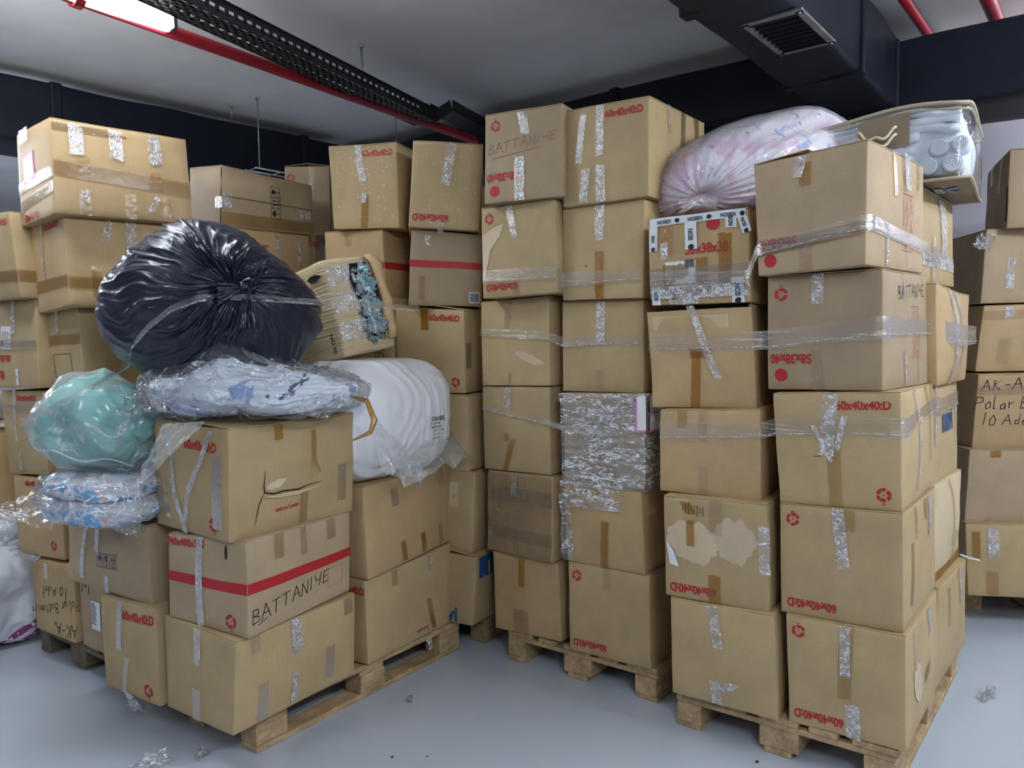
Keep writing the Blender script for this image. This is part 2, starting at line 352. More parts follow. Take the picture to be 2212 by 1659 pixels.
def flat_shapes(kind):
    """marks as flat outlines in a -.5 to .5 square"""
    vs = []; fs = []
    def poly(p): n = len(vs); vs.extend(p); fs.append(tuple(range(n, n + len(p))))
    def ring(x0, y0, x1, y1, t):
        poly([(x0, y0), (x1, y0), (x1, y0 + t), (x0, y0 + t)]); poly([(x0, y1 - t), (x1, y1 - t), (x1, y1), (x0, y1)])
        poly([(x0, y0 + t), (x0 + t, y0 + t), (x0 + t, y1 - t), (x0, y1 - t)]); poly([(x1 - t, y0 + t), (x1, y0 + t), (x1, y1 - t), (x1 - t, y1 - t)])
    if kind == 'disc': poly([(.5 * cos(2 * pi * i / 28), .5 * sin(2 * pi * i / 28)) for i in range(28)])
    elif kind == 'recycle':
        for k in range(3):
            a0 = pi / 2 + k * 2 * pi / 3
            def P(r, a): return (r * cos(a0 + a), r * sin(a0 + a) + .04)
            poly([P(.44, -.42), P(.47, .0), P(.44, .42), P(.30, .34), P(.23, .0), P(.30, -.34)])
            poly([P(.46, .47), P(.47, 1.05), P(.40, 1.48), P(.22, 1.30), P(.20, .85), P(.31, .42)])
        g, gf = glyphs('20', 0.02, .9); n = len(vs); vs.extend([(x * .12, y * .12 + .03) for x, y in g]); fs.extend([tuple(i + n for i in f) for f in gf])
        g, gf = glyphs('PAP', 0.02, .9); n = len(vs); vs.extend([(x * .11, y * .11 - .56) for x, y in g]); fs.extend([tuple(i + n for i in f) for f in gf])
    elif kind in ('glass', 'arrows', 'umbrella'):
        ring(-.5, -.5, .5, .5, .035)
        if kind == 'glass':
            poly([(-.22, .36), (-.2, .1), (-.05, -.05), (.05, -.05), (.2, .1), (.22, .36), (.05, .3), (.0, .38)])
            poly([(-.03, -.05), (-.03, -.32), (.03, -.32), (.03, -.05)]); poly([(-.18, -.38), (.18, -.38), (.1, -.31), (-.1, -.31)])
        if kind == 'arrows':
            for x in (-.18, .18):
                poly([(x - .04, -.3), (x + .04, -.3), (x + .04, .12), (x - .04, .12)]); poly([(x - .13, .12), (x + .13, .12), (x, .38)])
            poly([(-.36, -.4), (.36, -.4), (.36, -.34), (-.36, -.34)])
        if kind == 'umbrella':
            poly([(-.34, .02), (-.25, .22), (-.1, .32), (0, .38), (.1, .32), (.25, .22), (.34, .02)])
            poly([(-.025, .02), (-.025, -.3), (.025, -.3), (.025, .02)]); poly([(.025, -.3), (.025, -.36), (.16, -.36), (.18, -.24), (.12, -.24), (.11, -.3)])
    elif kind == 'frame': ring(-.5, -.5, .5, .5, .02)
    elif kind == 'ellipse': poly([(.5 * cos(2 * pi * i / 16), .5 * sin(2 * pi * i / 16)) for i in range(16)])
    elif kind == 'square': poly([(-.5, -.5), (.5, -.5), (.5, .5), (-.5, .5)])
    elif kind == 'stripe':
        for i in range(24): poly([(-.5 + i / 24, -.5), (-.5 + (i + 1) / 24, -.5), (-.5 + (i + 1) / 24, .5), (-.5 + i / 24, .5)])
    elif kind == 'bars':
        x = -.5; rnd = random.Random(3)
        while x < .5:
            wd = rnd.choice((.02, .035, .055)); poly([(x, -.5), (x + wd, -.5), (x + wd, .5), (x, .5)]); x += wd + rnd.choice((.02, .035))
    elif kind == 'lines':          # rows of fine print
        rnd = random.Random(11)
        for r in range(11):
            y = .46 - r * .088; x = -.48
            while x < .3 + .15 * (r % 3):
                wd = rnd.uniform(.05, .14); poly([(x, y - .022), (x + wd, y - .022), (x + wd, y + .022), (x, y + .022)]); x += wd + .03
    elif kind == 'table':          # the red print table
        for i in range(7):
            x = -.42 + i * .14; poly([(x, -.5), (x + .012, -.5), (x + .012, .5), (x, .5)])
        poly([(-.42, .49), (.42, .49), (.42, .5), (-.42, .5)]); poly([(-.42, -.5), (.42, -.5), (.42, -.49), (-.42, -.49)])
        rnd = random.Random(5)
        for i in range(6):
            x = -.37 + i * .14; y = -.45
            while y < .4:
                hh = rnd.uniform(.03, .09)
                if rnd.random() < .7: poly([(x, y), (x + .03, y), (x + .03, y + hh), (x, y + hh)])
                y += hh + .03
    elif kind == 'torn':
        rnd = random.Random(9); n = 40
        poly([((.5 + .10 * noise.noise((3 * cos(2 * pi * i / n), 3 * sin(2 * pi * i / n), 4)) - .03 * rnd.random()) * cos(2 * pi * i / n) * (1 + .1 * sin(3 * 2 * pi * i / n)),
               (.5 + .12 * noise.noise((3 * cos(2 * pi * i / n), 3 * sin(2 * pi * i / n), 9)) - .03 * rnd.random()) * sin(2 * pi * i / n)) for i in range(n)])
    return vs, fs

# ------------------------------------------------------------------ cardboard boxes
class Carton:
    """a box whose corners have sagged; faces: F left face, R right face, T top, K far, H hidden right, D bottom"""
    def __init__(s, key, bulge=None, wear=1.0, lid=True):
        x, y, th, la, lb, h, z, sag = BOX[key]
        s.key = key; s.org = Vector((x, y, z)); s.th = th; s.la, s.lb, s.h = la, lb, h
        c = {'Nb': (0, 0, 0), 'Rb': (lb, 0, 0), 'Lb': (0, la, 0), 'Bb': (lb, la, 0), 'Nt': (0, 0, h), 'Rt': (lb, 0, h), 'Lt': (0, la, h), 'Bt': (lb, la, h)}
        d = {}
        for t in sag.split():
            k = t[:2]; rest = t[2:]; i = max(rest.rfind('+'), rest.rfind('-')); dx = float(rest[:i]) / 100; dz = float(rest[i:]) / 100
            d[k] = (dx, dz)
        for lev in 'tb':
            av = [d[k] for k in d if k[1] == lev]
            ax = sum(a[0] for a in av) / max(1, len(av)); az = sum(a[1] for a in av) / max(1, len(av))
            for q in 'NRLB':
                dx, dz = d.get(q + lev, (ax, az * .5))
                lx, ly = dx * cos(th), -dx * sin(th)
                p = c[q + lev]; c[q + lev] = (p[0] + lx, p[1] + ly, p[2] + dz)
        s.c = {k: Vector(v) for k, v in c.items()}
        s.seed = Vector((random.uniform(-50, 50), random.uniform(-50, 50), random.uniform(-50, 50)))
        s.bulge = bulge if bulge is not None else {'F': .006, 'R': .008}
        s.wear = wear; s.lid = .004 if lid else 0
        s.faces = {'F': ('Lb', 'Nb', 'Nt', 'Lt', Vector((-1, 0, 0))), 'R': ('Nb', 'Rb', 'Rt', 'Nt', Vector((0, -1, 0))),
                   'K': ('Rb', 'Bb', 'Bt', 'Rt', Vector((1, 0, 0))), 'H': ('Bb', 'Lb', 'Lt', 'Bt', Vector((0, 1, 0))),
                   'T': ('Nt', 'Rt', 'Bt', 'Lt', Vector((0, 0, 1))), 'D': ('Nb', 'Lb', 'Bb', 'Rb', Vector((0, 0, -1)))}
    def size(s, f): return {'F': (s.la, s.h), 'R': (s.lb, s.h), 'K': (s.la, s.h), 'H': (s.lb, s.h), 'T': (s.lb, s.la), 'D': (s.la, s.lb)}[f]
    def P(s, f, u, v, off=0.0):
        a, b, c, d, n = s.faces[f]; a, b, c, d = s.c[a], s.c[b], s.c[c], s.c[d]
        p = a * (1 - u) * (1 - v) + b * u * (1 - v) + c * u * v + d * (1 - u) * v
        uu = min(1, max(0, u)); vv = min(1, max(0, v))
        bl = s.bulge.get(f, 0) * (1 - (2 * uu - 1) ** 2) * (1 - (2 * vv - 1) ** 2)
        nz = noise.noise_vector(p * 7 + s.seed) * .0022 * s.wear + noise.noise_vector(p * 2.5 + s.seed) * .003 * s.wear
        if p.z < s.h * .5: nz.z *= .3
        p = p + n * (bl + off) + nz
        if f != 'D' and p.z > s.h - .03: p.z -= s.lid * (1 if f != 'T' or True else 0)
        return p
    def body(s, root, mat, n=12, holes=()):
        vs = []; fs = []
        for f in 'FRKHTD':
            base = len(vs)
            m = n
            for j in range(m + 1):
                for i in range(m + 1): vs.append(s.P(f, i / m, j / m))
            for j in range(m):
                for i in range(m):
                    if f in holes: continue
                    q = base + j * (m + 1) + i; fs.append((q, q + 1, q + m + 2, q + m + 1))
        me = bpy.data.meshes.new('body'); me.from_pydata([tuple(v) for v in vs], [], fs); me.update()
        bm = bmesh.new(); bm.from_mesh(me)
        bmesh.ops.remove_doubles(bm, verts=bm.verts, dist=.0035)
        bm.to_mesh(me); bm.free(); me.shade_smooth()
        o = link_mesh('body', me, mat, root)
        b = o.modifiers.new('b', 'BEVEL'); b.width = .0045; b.segments = 2; b.limit_method = 'ANGLE'; b.angle_limit = math.radians(50)
        return o
    def on_face(s, name, root, mat, f, vs, fs, u, v, sc, rot=0, off=.002, sx=None):
        """lay flat shapes (metres after scaling by sc) on face f, centred at u,v"""
        W_, H_ = s.size(f); c_, s_ = cos(rot), sin(rot); out = []
        for x, y in vs:
            x *= (sx or sc); y *= sc
            xx, yy = x * c_ - y * s_, x * s_ + y * c_
            out.append(s.P(f, u + xx / W_, v + yy / H_, off))
        return mesh_from(name, out, fs, mat, root)
    def text(s, root, f, body, u, v, h, rot=0, mat='red_ink', sx=.80, bold=.034, name='printed_text'):
        vs, fs = glyphs(body, bold, sx); return s.on_face(name, root, mat, f, vs, fs, u, v, h, rot, off=.0018)
    def hand(s, root, f, body, u, v, h, rot=0, mat='black_ink', thick=.08, slant=.12):
        if ' ' in body:            # each written word is a part of its own
            ws = body.split(' '); tot = sum(len(w_) for w_ in ws) + len(ws) - 1; W_, H_ = s.size(f); x = -tot / 2 * .62 * h
            for w_ in ws:
                cx = x + len(w_) / 2 * .62 * h; s.hand(root, f, w_, u + cx * cos(rot) / W_, v + cx * sin(rot) / H_, h, rot, mat, thick, slant); x += (len(w_) + 1) * .62 * h
            return
        vs, fs = strokes(body, slant, thick, len(body)); return s.on_face('handwriting', root, mat, f, vs, fs, u, v, h, rot, off=.0018)
    def mark(s, root, f, kind, u, v, size, rot=0, mat='red_ink', sx=None, name=None, off=.0018):
        vs, fs = flat_shapes(kind); return s.on_face(name or {'recycle': 'recycling_mark', 'disc': 'printed_dot'}.get(kind, 'printed_mark'), root, mat, f, vs, fs, u, v, size, rot, off, sx)
    def tape(s, root, f, u, v0, v1, wdt=.048, mat='tape_clear', tilt=0, curl=0, off=.003, name='tape', rag=.003):
        """strip running up or down the face from v0 to v1"""
        W_, H_ = s.size(f); nseg = max(4, int(abs(v1 - v0) * H_ / .008)); vs = []; fs = []; m = 6
        sd = Vector((random.uniform(0, 99), 3, 7))
        rough = .004 if 'crinkle' in mat else .0015
        for j in range(nseg + 1):
            t = j / nseg; v = v0 + (v1 - v0) * t
            for i in range(m + 1):
                q = i / m - .5
                uu = u + (q * wdt * (1 + .12 * noise.noise(sd + Vector((t * 9, 0, 0)))) + tilt * (t - .5) * abs(v1 - v0) * H_ + .25 * rough * noise.noise(sd + Vector((t * 14, q, 0)))) / W_
                vv = v + (rag * noise.noise(sd + Vector((q * 14, j, 0))) * 3 if j in (0, nseg) else 0) / H_
                o_ = off + rough * (.6 + noise.noise(sd + Vector((t * abs(v1 - v0) * H_ * 90, q * 4, 0)))) + curl * max(0, t - .6) ** 2
                vs.append(s.P(f, uu, vv, o_))
        for j in range(nseg):
            for i in range(m):
                a = j * (m + 1) + i; fs.append((a, a + 1, a + m + 2, a + m + 1))
        return mesh_from(name, vs, fs, mat, root, smooth=True)
    def hband(s, root, f, v, wdt=.048, mat='tape_brown', u0=0, u1=1, slope=0, off=.0025):
        W_, H_ = s.size(f); vs = []; fs = []; n = 20
        for i in range(n + 1):
            for j in range(3):
                u = u0 + (u1 - u0) * i / n
                vs.append(s.P(f, u, v + slope * (i / n - .5) + (j / 2 - .5) * wdt / H_, off))
        for i in range(n):
            for j in range(2): a = i * 3 + j; fs.append((a, a + 3, a + 4, a + 1))
        return mesh_from('tape', vs, fs, mat, root, smooth=True)
    def flaps(s, root, mat, lift=(0, 0)):
        """two long lid flaps meeting along the middle, with a little thickness"""
        for k in (0, 1):
            mb = MB(); g = .0015
            v0, v1 = (0.002, .5 - g / s.la) if k == 0 else (.5 + g / s.la, .998)
            n = 8; hinge = v0 if k == 0 else v1
            top = []; bot = []
            for j in range(3):
                for i in range(n + 1):
                    u = .003 + .994 * i / n; v = v0 + (v1 - v0) * j / 2
                    p = s.P('T', u, v); up = abs(v - hinge) * s.la * lift[k]
                    r = .0012 * noise.noise(p * 30 + s.seed)
                    bot.append(p + Vector((0, 0, .0004 + up + r))); top.append(p + Vector((0, 0, .0038 + up + r)))
            nn = len(bot); fs = []
            for j in range(2):
                for i in range(n):
                    a = j * (n + 1) + i; fs.append((a + nn, a + 1 + nn, a + n + 2 + nn, a + n + 1 + nn)); fs.append((a, a + n + 1, a + n + 2, a + 1))
            border = [i for i in range(n + 1)] + [(n + 1) + n, 2 * (n + 1) + n] + [2 * (n + 1) + i for i in reversed(range(n))] + [(n + 1)]
            for i in range(len(border)):
                a, b = border[i], border[(i + 1) % len(border)]; fs.append((a, b, b + nn, a + nn))
            mesh_from('lid_flap', bot + top, fs, mat, root)

BOXES = {}
def carton(key, label, mat='card', group=None, bulge=None, wear=1.0, flaps=True, lift=(0, 0), holes=()):
    c = Carton(key, bulge, wear)
    c.root = thing('cardboard_box', label, 'box', c.org, c.th, group)
    c.mat = mat
    c.body(c.root, mat, holes=holes)
    if flaps: c.flaps(c.root, mat, lift)
    BOXES[key] = c
    return c
def D_print(c, f='F', inverted=True, recycle=True, text='60x40x40:D'):
    if inverted:
        c.text(c.root, f, text, .27, .11, .034, pi)
        if recycle: c.mark(c.root, f, 'recycle', .115, .87, .052, pi)
    else:
        c.text(c.root, f, text, .72, .89, .034)
        if recycle: c.mark(c.root, f, 'recycle', .87, .13, .052)
def label_paper(c, f, u, v, wd, ht, rot=0, edge=None):
    o = c.mark(c.root, f, 'square', u, v, ht, rot, edge or 'paper', sx=wd, name='paper_label', off=.003)
    if edge: c.on_face('label_sheet', o, 'paper', f, *flat_shapes('square'), u, v, ht * .86, rot, .0036, wd * .84)
    return o
def child_of_part(o, part): o.parent = part

# x, y, turn, short side, long side, height, base height, sag of corners (cm sideways, cm up)
BOX = {
'A1': (-1.011, 2.730, 0.978, 0.417, 0.598, 0.354, 0.144, 'Lt+0.2+0.8 Nt+1.2-1.1 Rt+0.3-0.4 Lb+0.1+0.3 Nb-0.9-0.2 Rb-0.7+0.7'),
'A2': (-0.956, 2.747, 1.069, 0.417, 0.553, 0.343, 0.498, 'Lt+0.3-0.7 Nt+0.3+0.2 Rt+0.5+0.1 Lb-0.4+1.0 Nb-0.1-1.0 Rb-0.7+0.6'),
'A3': (-1.013, 2.753, 0.950, 0.457, 0.595, 0.410, 0.841, 'Lt+0.4+1.2 Nt+0.5-0.6 Rt+1.1-0.1 Lb-0.6+0.9 Nb-0.3-0.6 Rb-1.1-0.1'),
'A4': (-0.642, 3.309, 1.022, 0.400, 0.617, 0.387, 0.144, 'Nt-0.4-1.0 Nb+0.3+0.7 Rt+0.3+0.6 Rb-0.3+0.0'),
'A5': (-0.634, 3.302, 1.067, 0.400, 0.645, 0.399, 0.531, 'Nt-0.9-0.5 Rt+0.1+0.7 Nb+0.7-0.6 Rb+0.1+1.2'),
'B1': (-1.386, 2.964, 1.003, 0.373, 0.600, 0.387, 0.144, 'Lt-0.1-0.9 Nt-0.2+0.6 Lb+0.3+0.2 Nb+0.1-0.0'),
'B2': (-1.426, 3.014, 1.001, 0.592, 0.400, 0.310, 0.531, 'Lt+1.0-2.9 Nt-0.2+0.5 Lb-1.1+1.2 Nb+0.3-0.5'),
'Y1': (0.200, 3.525, 0.945, 0.377, 0.600, 0.379, 0.144, 'Lt-0.1-0.4 Nt-0.5-0.3 Lb+0.3-0.2 Nb+0.4+0.7'),
'Y2': (0.172, 3.515, 0.867, 0.390, 0.600, 0.396, 0.523, 'Lt+0.6-0.6 Nt+0.2+0.1 Lb-0.4+0.4 Nb-0.4-0.2'),
'Y3': (0.170, 3.533, 0.908, 0.397, 0.600, 0.404, 0.919, 'Lt-0.0-0.6 Nt+0.1+0.1 Lb+0.1-0.0 Nb-0.1+0.2'),
'Y4': (0.172, 3.535, 0.911, 0.399, 0.600, 0.410, 1.324, 'Lt+0.1-0.9 Nt+0.1-0.1 Lb-0.0-0.2 Nb-0.1+0.5'),
'Y5': (0.202, 3.423, 0.986, 0.395, 0.600, 0.413, 1.733, 'Lt+0.1+0.1 Nt-0.4-0.1 Lb-0.1-0.1 Nb+0.4+0.8'),
'Y6': (0.230, 3.380, 1.079, 0.381, 0.600, 0.395, 2.146, 'Lt+0.5+0.3 Nt+0.2-0.4 Lb-0.3+0.4 Nb-0.3+0.1'),
'Z1': (0.560, 3.224, 0.938, 0.399, 0.600, 0.401, 0.144, 'Lt-0.1-0.1 Nt-0.1+0.4 Lb+0.1+0.0 Nb+0.1-0.2'),
'Z2': (0.535, 3.230, 0.913, 0.388, 0.600, 0.359, 0.545, 'Lt-0.7-0.4 Nt-0.6-0.2 Lb+0.9+0.1 Nb+0.5+0.2'),
'Z3': (0.545, 3.232, 0.944, 0.395, 0.600, 0.400, 0.904, 'Lt-0.4-0.4 Nt+0.3+0.1 Lb+0.5-0.1 Nb-0.4+0.1'),
'Z4': (0.551, 3.269, 0.940, 0.400, 0.600, 0.399, 1.305, 'Lt+0.1+0.1 Nt+0.1-0.4 Lb-0.1+0.2 Nb-0.1+0.2'),
'Z5': (0.551, 3.233, 0.945, 0.394, 0.600, 0.404, 1.704, 'Lt+0.3+0.0 Nt+0.4-0.0 Lb-0.3+0.5 Nb-0.5-0.2'),
'Z6': (0.566, 3.194, 0.947, 0.403, 0.585, 0.406, 2.108, 'Lt+0.4+0.2 Nt+0.4-0.6 Rt-0.0+0.7 Lb-0.5+0.0 Nb-0.3-0.0'),
'R11': (0.932, 2.769, 0.952, 0.404, 0.600, 0.388, 0.144, 'Lt-0.1-0.3 Nt-0.7+0.2 Lb+0.1+0.3 Nb+0.8-0.2'),
'R12': (0.913, 2.798, 0.983, 0.395, 0.600, 0.399, 0.532, 'Lt-0.3-0.2 Nt-0.4+0.2 Lb+0.3+0.0 Nb+0.3-0.2'),
'R13': (0.912, 2.868, 1.000, 0.394, 0.600, 0.332, 0.931, 'Lt+0.1-0.7 Nt-0.1+0.9 Lb-0.1+0.2 Nb+0.1-0.4'),
'R14': (0.902, 2.930, 1.021, 0.409, 0.600, 0.392, 1.264, 'Lt-1.0-1.0 Nt-0.9-0.7 Lb+0.9-0.5 Nb+1.0+0.2'),
'R15': (0.882, 2.907, 0.983, 0.394, 0.500, 0.355, 1.655, 'Lt-0.5-0.7 Nt-0.2+0.1 Lb+0.4+1.1 Nb+0.3+0.8'),
'R21': (1.285, 2.531, 0.922, 0.389, 0.629, 0.396, 0.144, 'Lt-0.6+0.1 Nt-0.3+0.1 Rt-0.7-0.7 Lb+0.5-0.2 Nb+0.2+0.2 Rb+1.0+1.1'),
'R22': (1.280, 2.550, 0.920, 0.404, 0.598, 0.401, 0.540, 'Lt-0.3-0.7 Nt-0.2+0.6 Rt-0.3-0.6 Lb+0.2-0.2 Nb+0.2+0.2 Rb+0.4+0.2'),
'R23': (1.278, 2.564, 0.932, 0.408, 0.601, 0.402, 0.941, 'Lt-1.3-0.8 Nt-0.4+0.5 Rt-0.7-0.2 Lb+0.9-0.6 Nb+0.5+0.6 Rb+0.8+0.3'),
'R24': (1.230, 2.602, 0.851, 0.393, 0.576, 0.414, 1.343, 'Lt-0.0-0.3 Nt-0.0-0.3 Rt-0.5+0.3 Lb-0.0-0.1 Nb+0.1+0.4 Rb+0.5-0.1'),
'R25': (1.162, 2.570, 0.800, 0.386, 0.570, 0.403, 1.757, 'Lt-0.7-1.0 Nt+0.3+0.7 Rt-0.1+0.2 Lb+0.8-0.4 Nb-0.3+0.6 Rb-0.0+0.4'),
'R31': (1.648, 3.009, 0.876, 0.400, 0.567, 0.393, 0.144, 'Nt+0.1+0.7 Rt-0.1-0.5 Rb+0.0-0.2'),
'R32': (1.638, 3.021, 0.901, 0.400, 0.576, 0.396, 0.536, 'Nt+0.1+1.0 Rt+0.5-0.6 Rb-0.6-0.6'),
'R33': (1.615, 3.011, 0.905, 0.400, 0.585, 0.402, 0.933, 'Nt+0.0+0.8 Rt-0.4-0.1 Rb+0.4-0.9'),
'R34': (1.627, 3.010, 0.873, 0.400, 0.603, 0.390, 1.334, 'Nt-0.4+0.2 Rt+0.5-2.4 Rb-0.5-0.6 Nb+0.5-0.1'),
'R35': (1.557, 3.009, 0.868, 0.400, 0.601, 0.381, 1.725, 'Rt-0.7-0.5 Rb+0.7+1.1'),
'X1': (-0.200, 3.751, 1.053, 0.400, 0.600, 0.354, 0.144, 'Nt+1.2-0.6 Nb-1.2+0.4'),
'X2': (-0.199, 3.798, 1.053, 0.400, 0.600, 0.401, 0.498, 'Nt+0.9+0.4 Nb-0.9-0.1'),
'X3': (-0.218, 3.812, 1.053, 0.395, 0.600, 0.385, 0.899, 'Nt-0.2-1.1 Nb+0.1+0.2 Lt+0.1+0.3'),
'X4': (-0.230, 3.857, 1.130, 0.398, 0.600, 0.424, 1.284, 'Lt-0.0+1.3 Nt+0.1-1.6 Nb-0.1-0.4'),
'X5': (-0.139, 3.939, 1.661, 0.361, 0.600, 0.381, 1.708, 'Lt+1.6+0.6 Lb-0.9+1.2 Nt+0.3-2.6 Nb-0.7+0.1'),
'X6': (-0.126, 3.895, 1.663, 0.356, 0.600, 0.414, 2.089, 'Lt+2.2+1.1 Nt+0.9-0.6 Nb-2.0-1.2 Lb-0.9+1.1'),
'W4': (-0.607, 4.023, 1.136, 0.400, 0.600, 0.419, 1.344, 'Nt-0.0+0.7'),
'W5': (-0.645, 4.066, 1.129, 0.380, 0.600, 0.366, 1.763, 'Nt-0.7-1.1 Lt+0.3+0.4 Nb+0.3+0.8'),
'W6': (-0.559, 4.021, 1.255, 0.386, 0.600, 0.422, 2.130, 'Lt-0.6+1.0 Nt-0.2-0.2 Lb+0.7+0.5 Nb+0.2-1.2'),
'C1': (-2.071, 3.619, 0.989, 0.389, 0.600, 0.369, 0.144, 'Lt-0.4-1.2 Nt+0.3-0.6 Lb+0.6+0.6 Nb-0.4+0.4'),
'C2': (-2.162, 3.714, 1.065, 0.389, 0.600, 0.405, 0.513, 'Lt-0.7-1.3 Lb+0.8+0.1 Nb-0.1+0.8'),
'C3': (-2.238, 3.748, 1.029, 0.385, 0.600, 0.424, 0.918, 'Lt-0.9-1.1 Lb+1.1-0.8 Nb-0.2+1.2'),
'C4': (-2.250, 3.728, 1.029, 0.400, 0.600, 0.430, 1.342, 'Nt+0.1+0.3 Nb-0.1+0.9'),
'C5': (-2.279, 3.654, 1.029, 0.400, 0.600, 0.403, 1.772, 'Nt-2.4+0.0 Nb+1.3+0.4'),
'M1': (-1.708, 3.371, 0.950, 0.400, 0.600, 0.363, 0.144, 'Lt-0.1-0.7 Lb+0.1+0.5'),
'Q4': (-1.970, 3.603, 0.957, 0.408, 0.600, 0.374, 1.344, 'Nt-1.1+0.5 Nb+1.1+1.2 Lt-0.1-1.5'),
'Q5': (-1.950, 3.478, 0.858, 0.409, 0.600, 0.401, 1.718, 'Lt-1.1-0.5 Nt-0.7+0.6 Lb+1.0-1.2 Nb+0.7+1.0'),
'Q6': (-1.948, 3.402, 0.841, 0.429, 0.603, 0.410, 2.119, 'Lt-0.4+0.1 Nt-0.1-0.5 Rt-0.7+0.7 Lb-0.2-1.2 Nb+0.4-0.3 Rb+1.0+1.2'),
'G1': (-1.534, 4.147, 0.911, 0.400, 0.597, 0.414, 1.750, 'Rt-0.0+0.2'),
'G2': (-1.506, 4.177, 0.906, 0.319, 0.582, 0.328, 2.164, 'Lt+0.7+2.4 Nt+0.1-0.5 Rt+0.0-3.5 Nb-0.6+0.1 Rb-0.2+0.9'),
'V5': (-1.105, 4.491, 1.688, 0.400, 0.588, 0.411, 1.750, 'Rt-0.2+3.5 Nt+0.1-0.8'),
'V6': (-1.030, 4.567, 1.603, 0.252, 0.600, 0.398, 2.161, 'Lt+0.6+0.1 Nt-0.6-0.2'),
'S1': (2.364, 4.048, -0.173, 0.600, 0.800, 0.384, 0.144, 'Nt-0.7+1.3 Nb+0.8+1.2'),
'S2': (2.389, 4.092, -0.113, 0.600, 0.800, 0.384, 0.528, 'Nt+1.1+0.8 Nb-1.2+0.2'),
'S3': (2.468, 4.167, -0.085, 0.600, 0.800, 0.401, 0.912, 'Nt+1.4-0.0 Nb-1.4+0.1'),
'S4': (2.529, 4.245, -0.085, 0.600, 0.800, 0.377, 1.313, 'Nt+2.4-0.9 Nb-1.5+1.0'),
'S5': (2.550, 4.251, -0.116, 0.600, 0.800, 0.401, 1.690, 'Nt+1.3-0.4 Nb-1.3+0.0'),
'S6': (2.631, 4.173, -0.366, 0.593, 0.800, 0.398, 2.090, 'Nt-0.0+0.3 Nb-0.3-0.9 Lt+0.6-1.0 Lb-0.1+1.2'),
}
# unseen boxes: most carry what is seen, two stacks block light (same table format)
def stack_rows(prefix, n0, n, x, y, th, z0, z1, la=.4, lb=.6, dx=0, dy=0):
    h = (z1 - z0) / n
    for i in range(n): BOX['%s%d' % (prefix, n0 + i)] = (x + dx * i, y + dy * i, th, la, lb, h, z0 + h * i, '')
for k_ in ('X5', 'X6'): BOX[k_] = BOX[k_][:4] + (.30,) + BOX[k_][5:]
stack_rows('W', 1, 3, -.60, 4.05, 1.13, 0.0, 1.344)
stack_rows('Q', 2, 2, -1.80, 3.46, .95, .512, 1.344, dx=-.10, dy=.08)
stack_rows('G', 11, 4, -1.52, 4.19, .91, 0.0, 1.75)
for k_, w_ in (('V5', .26), ('V6', .27)):      # the shaded stack stands a little further back
    b_ = BOX[k_]; BOX[k_] = (b_[0] * 1.067, b_[1] * 1.067, b_[2], w_, .55, b_[5] * 1.067, 1.54 + (b_[6] - 1.54) * 1.067, '')
stack_rows('V', 1, 4, -1.17, 4.80, 1.62, 0.0, 1.76, la=.26)
stack_rows('R4', 1, 5, 1.305, 3.30, .92, .144, 2.0, la=.38)
stack_rows('Y7', 1, 6, .585, 4.05, .93, .144, 2.45, la=.38)  # added out of sight to keep light and wall out of the gap
stack_rows('X7', 1, 6, .02, 4.46, 1.2, 0.0, 2.42)  # unseen stack added for the same dark gap
stack_rows('B4', 1, 3, -1.06, 3.49, .98, .144, 1.02, la=.38)

# ------------------------------------------------------------------ setting
def world_slab(name, p, d, mat):      # p centre, d sizes in building axes (DB, DA, z)
    mb = MB(); mb.box(p, d, (DB, DA, Vector((0, 0, 1)))); return mb.build(name, mat)
O = Vector((0, 2.0, 0))
def G(b, a, z=0): return O + DB * b + DA * a + Vector((0, 0, z))     # building grid
CEIL = 3.3
structure(world_slab('floor', G(-.5, 1.8, -.05), (15, 17.6, .1), 'floor_epoxy'))
structure(world_slab('ceiling', G(-.5, 1.8, CEIL + .05), (15, 17.6, .1), 'plaster'))
WB = 4.9
structure(world_slab('wall_back', G(WB + .1, 1.8, CEIL / 2), (.2, 17.6, CEIL), 'wall_paint'))
structure(world_slab('wall_left', G(-.5, 10.5, CEIL / 2), (15, .2, CEIL), 'wall_paint'))
structure(world_slab('wall_right', G(-.5, -6.9, CEIL / 2), (15, .2, CEIL), 'wall_paint'))
structure(world_slab('wall_front', G(-7.9, 1.8, CEIL / 2), (.2, 17.6, CEIL), 'wall_paint'))

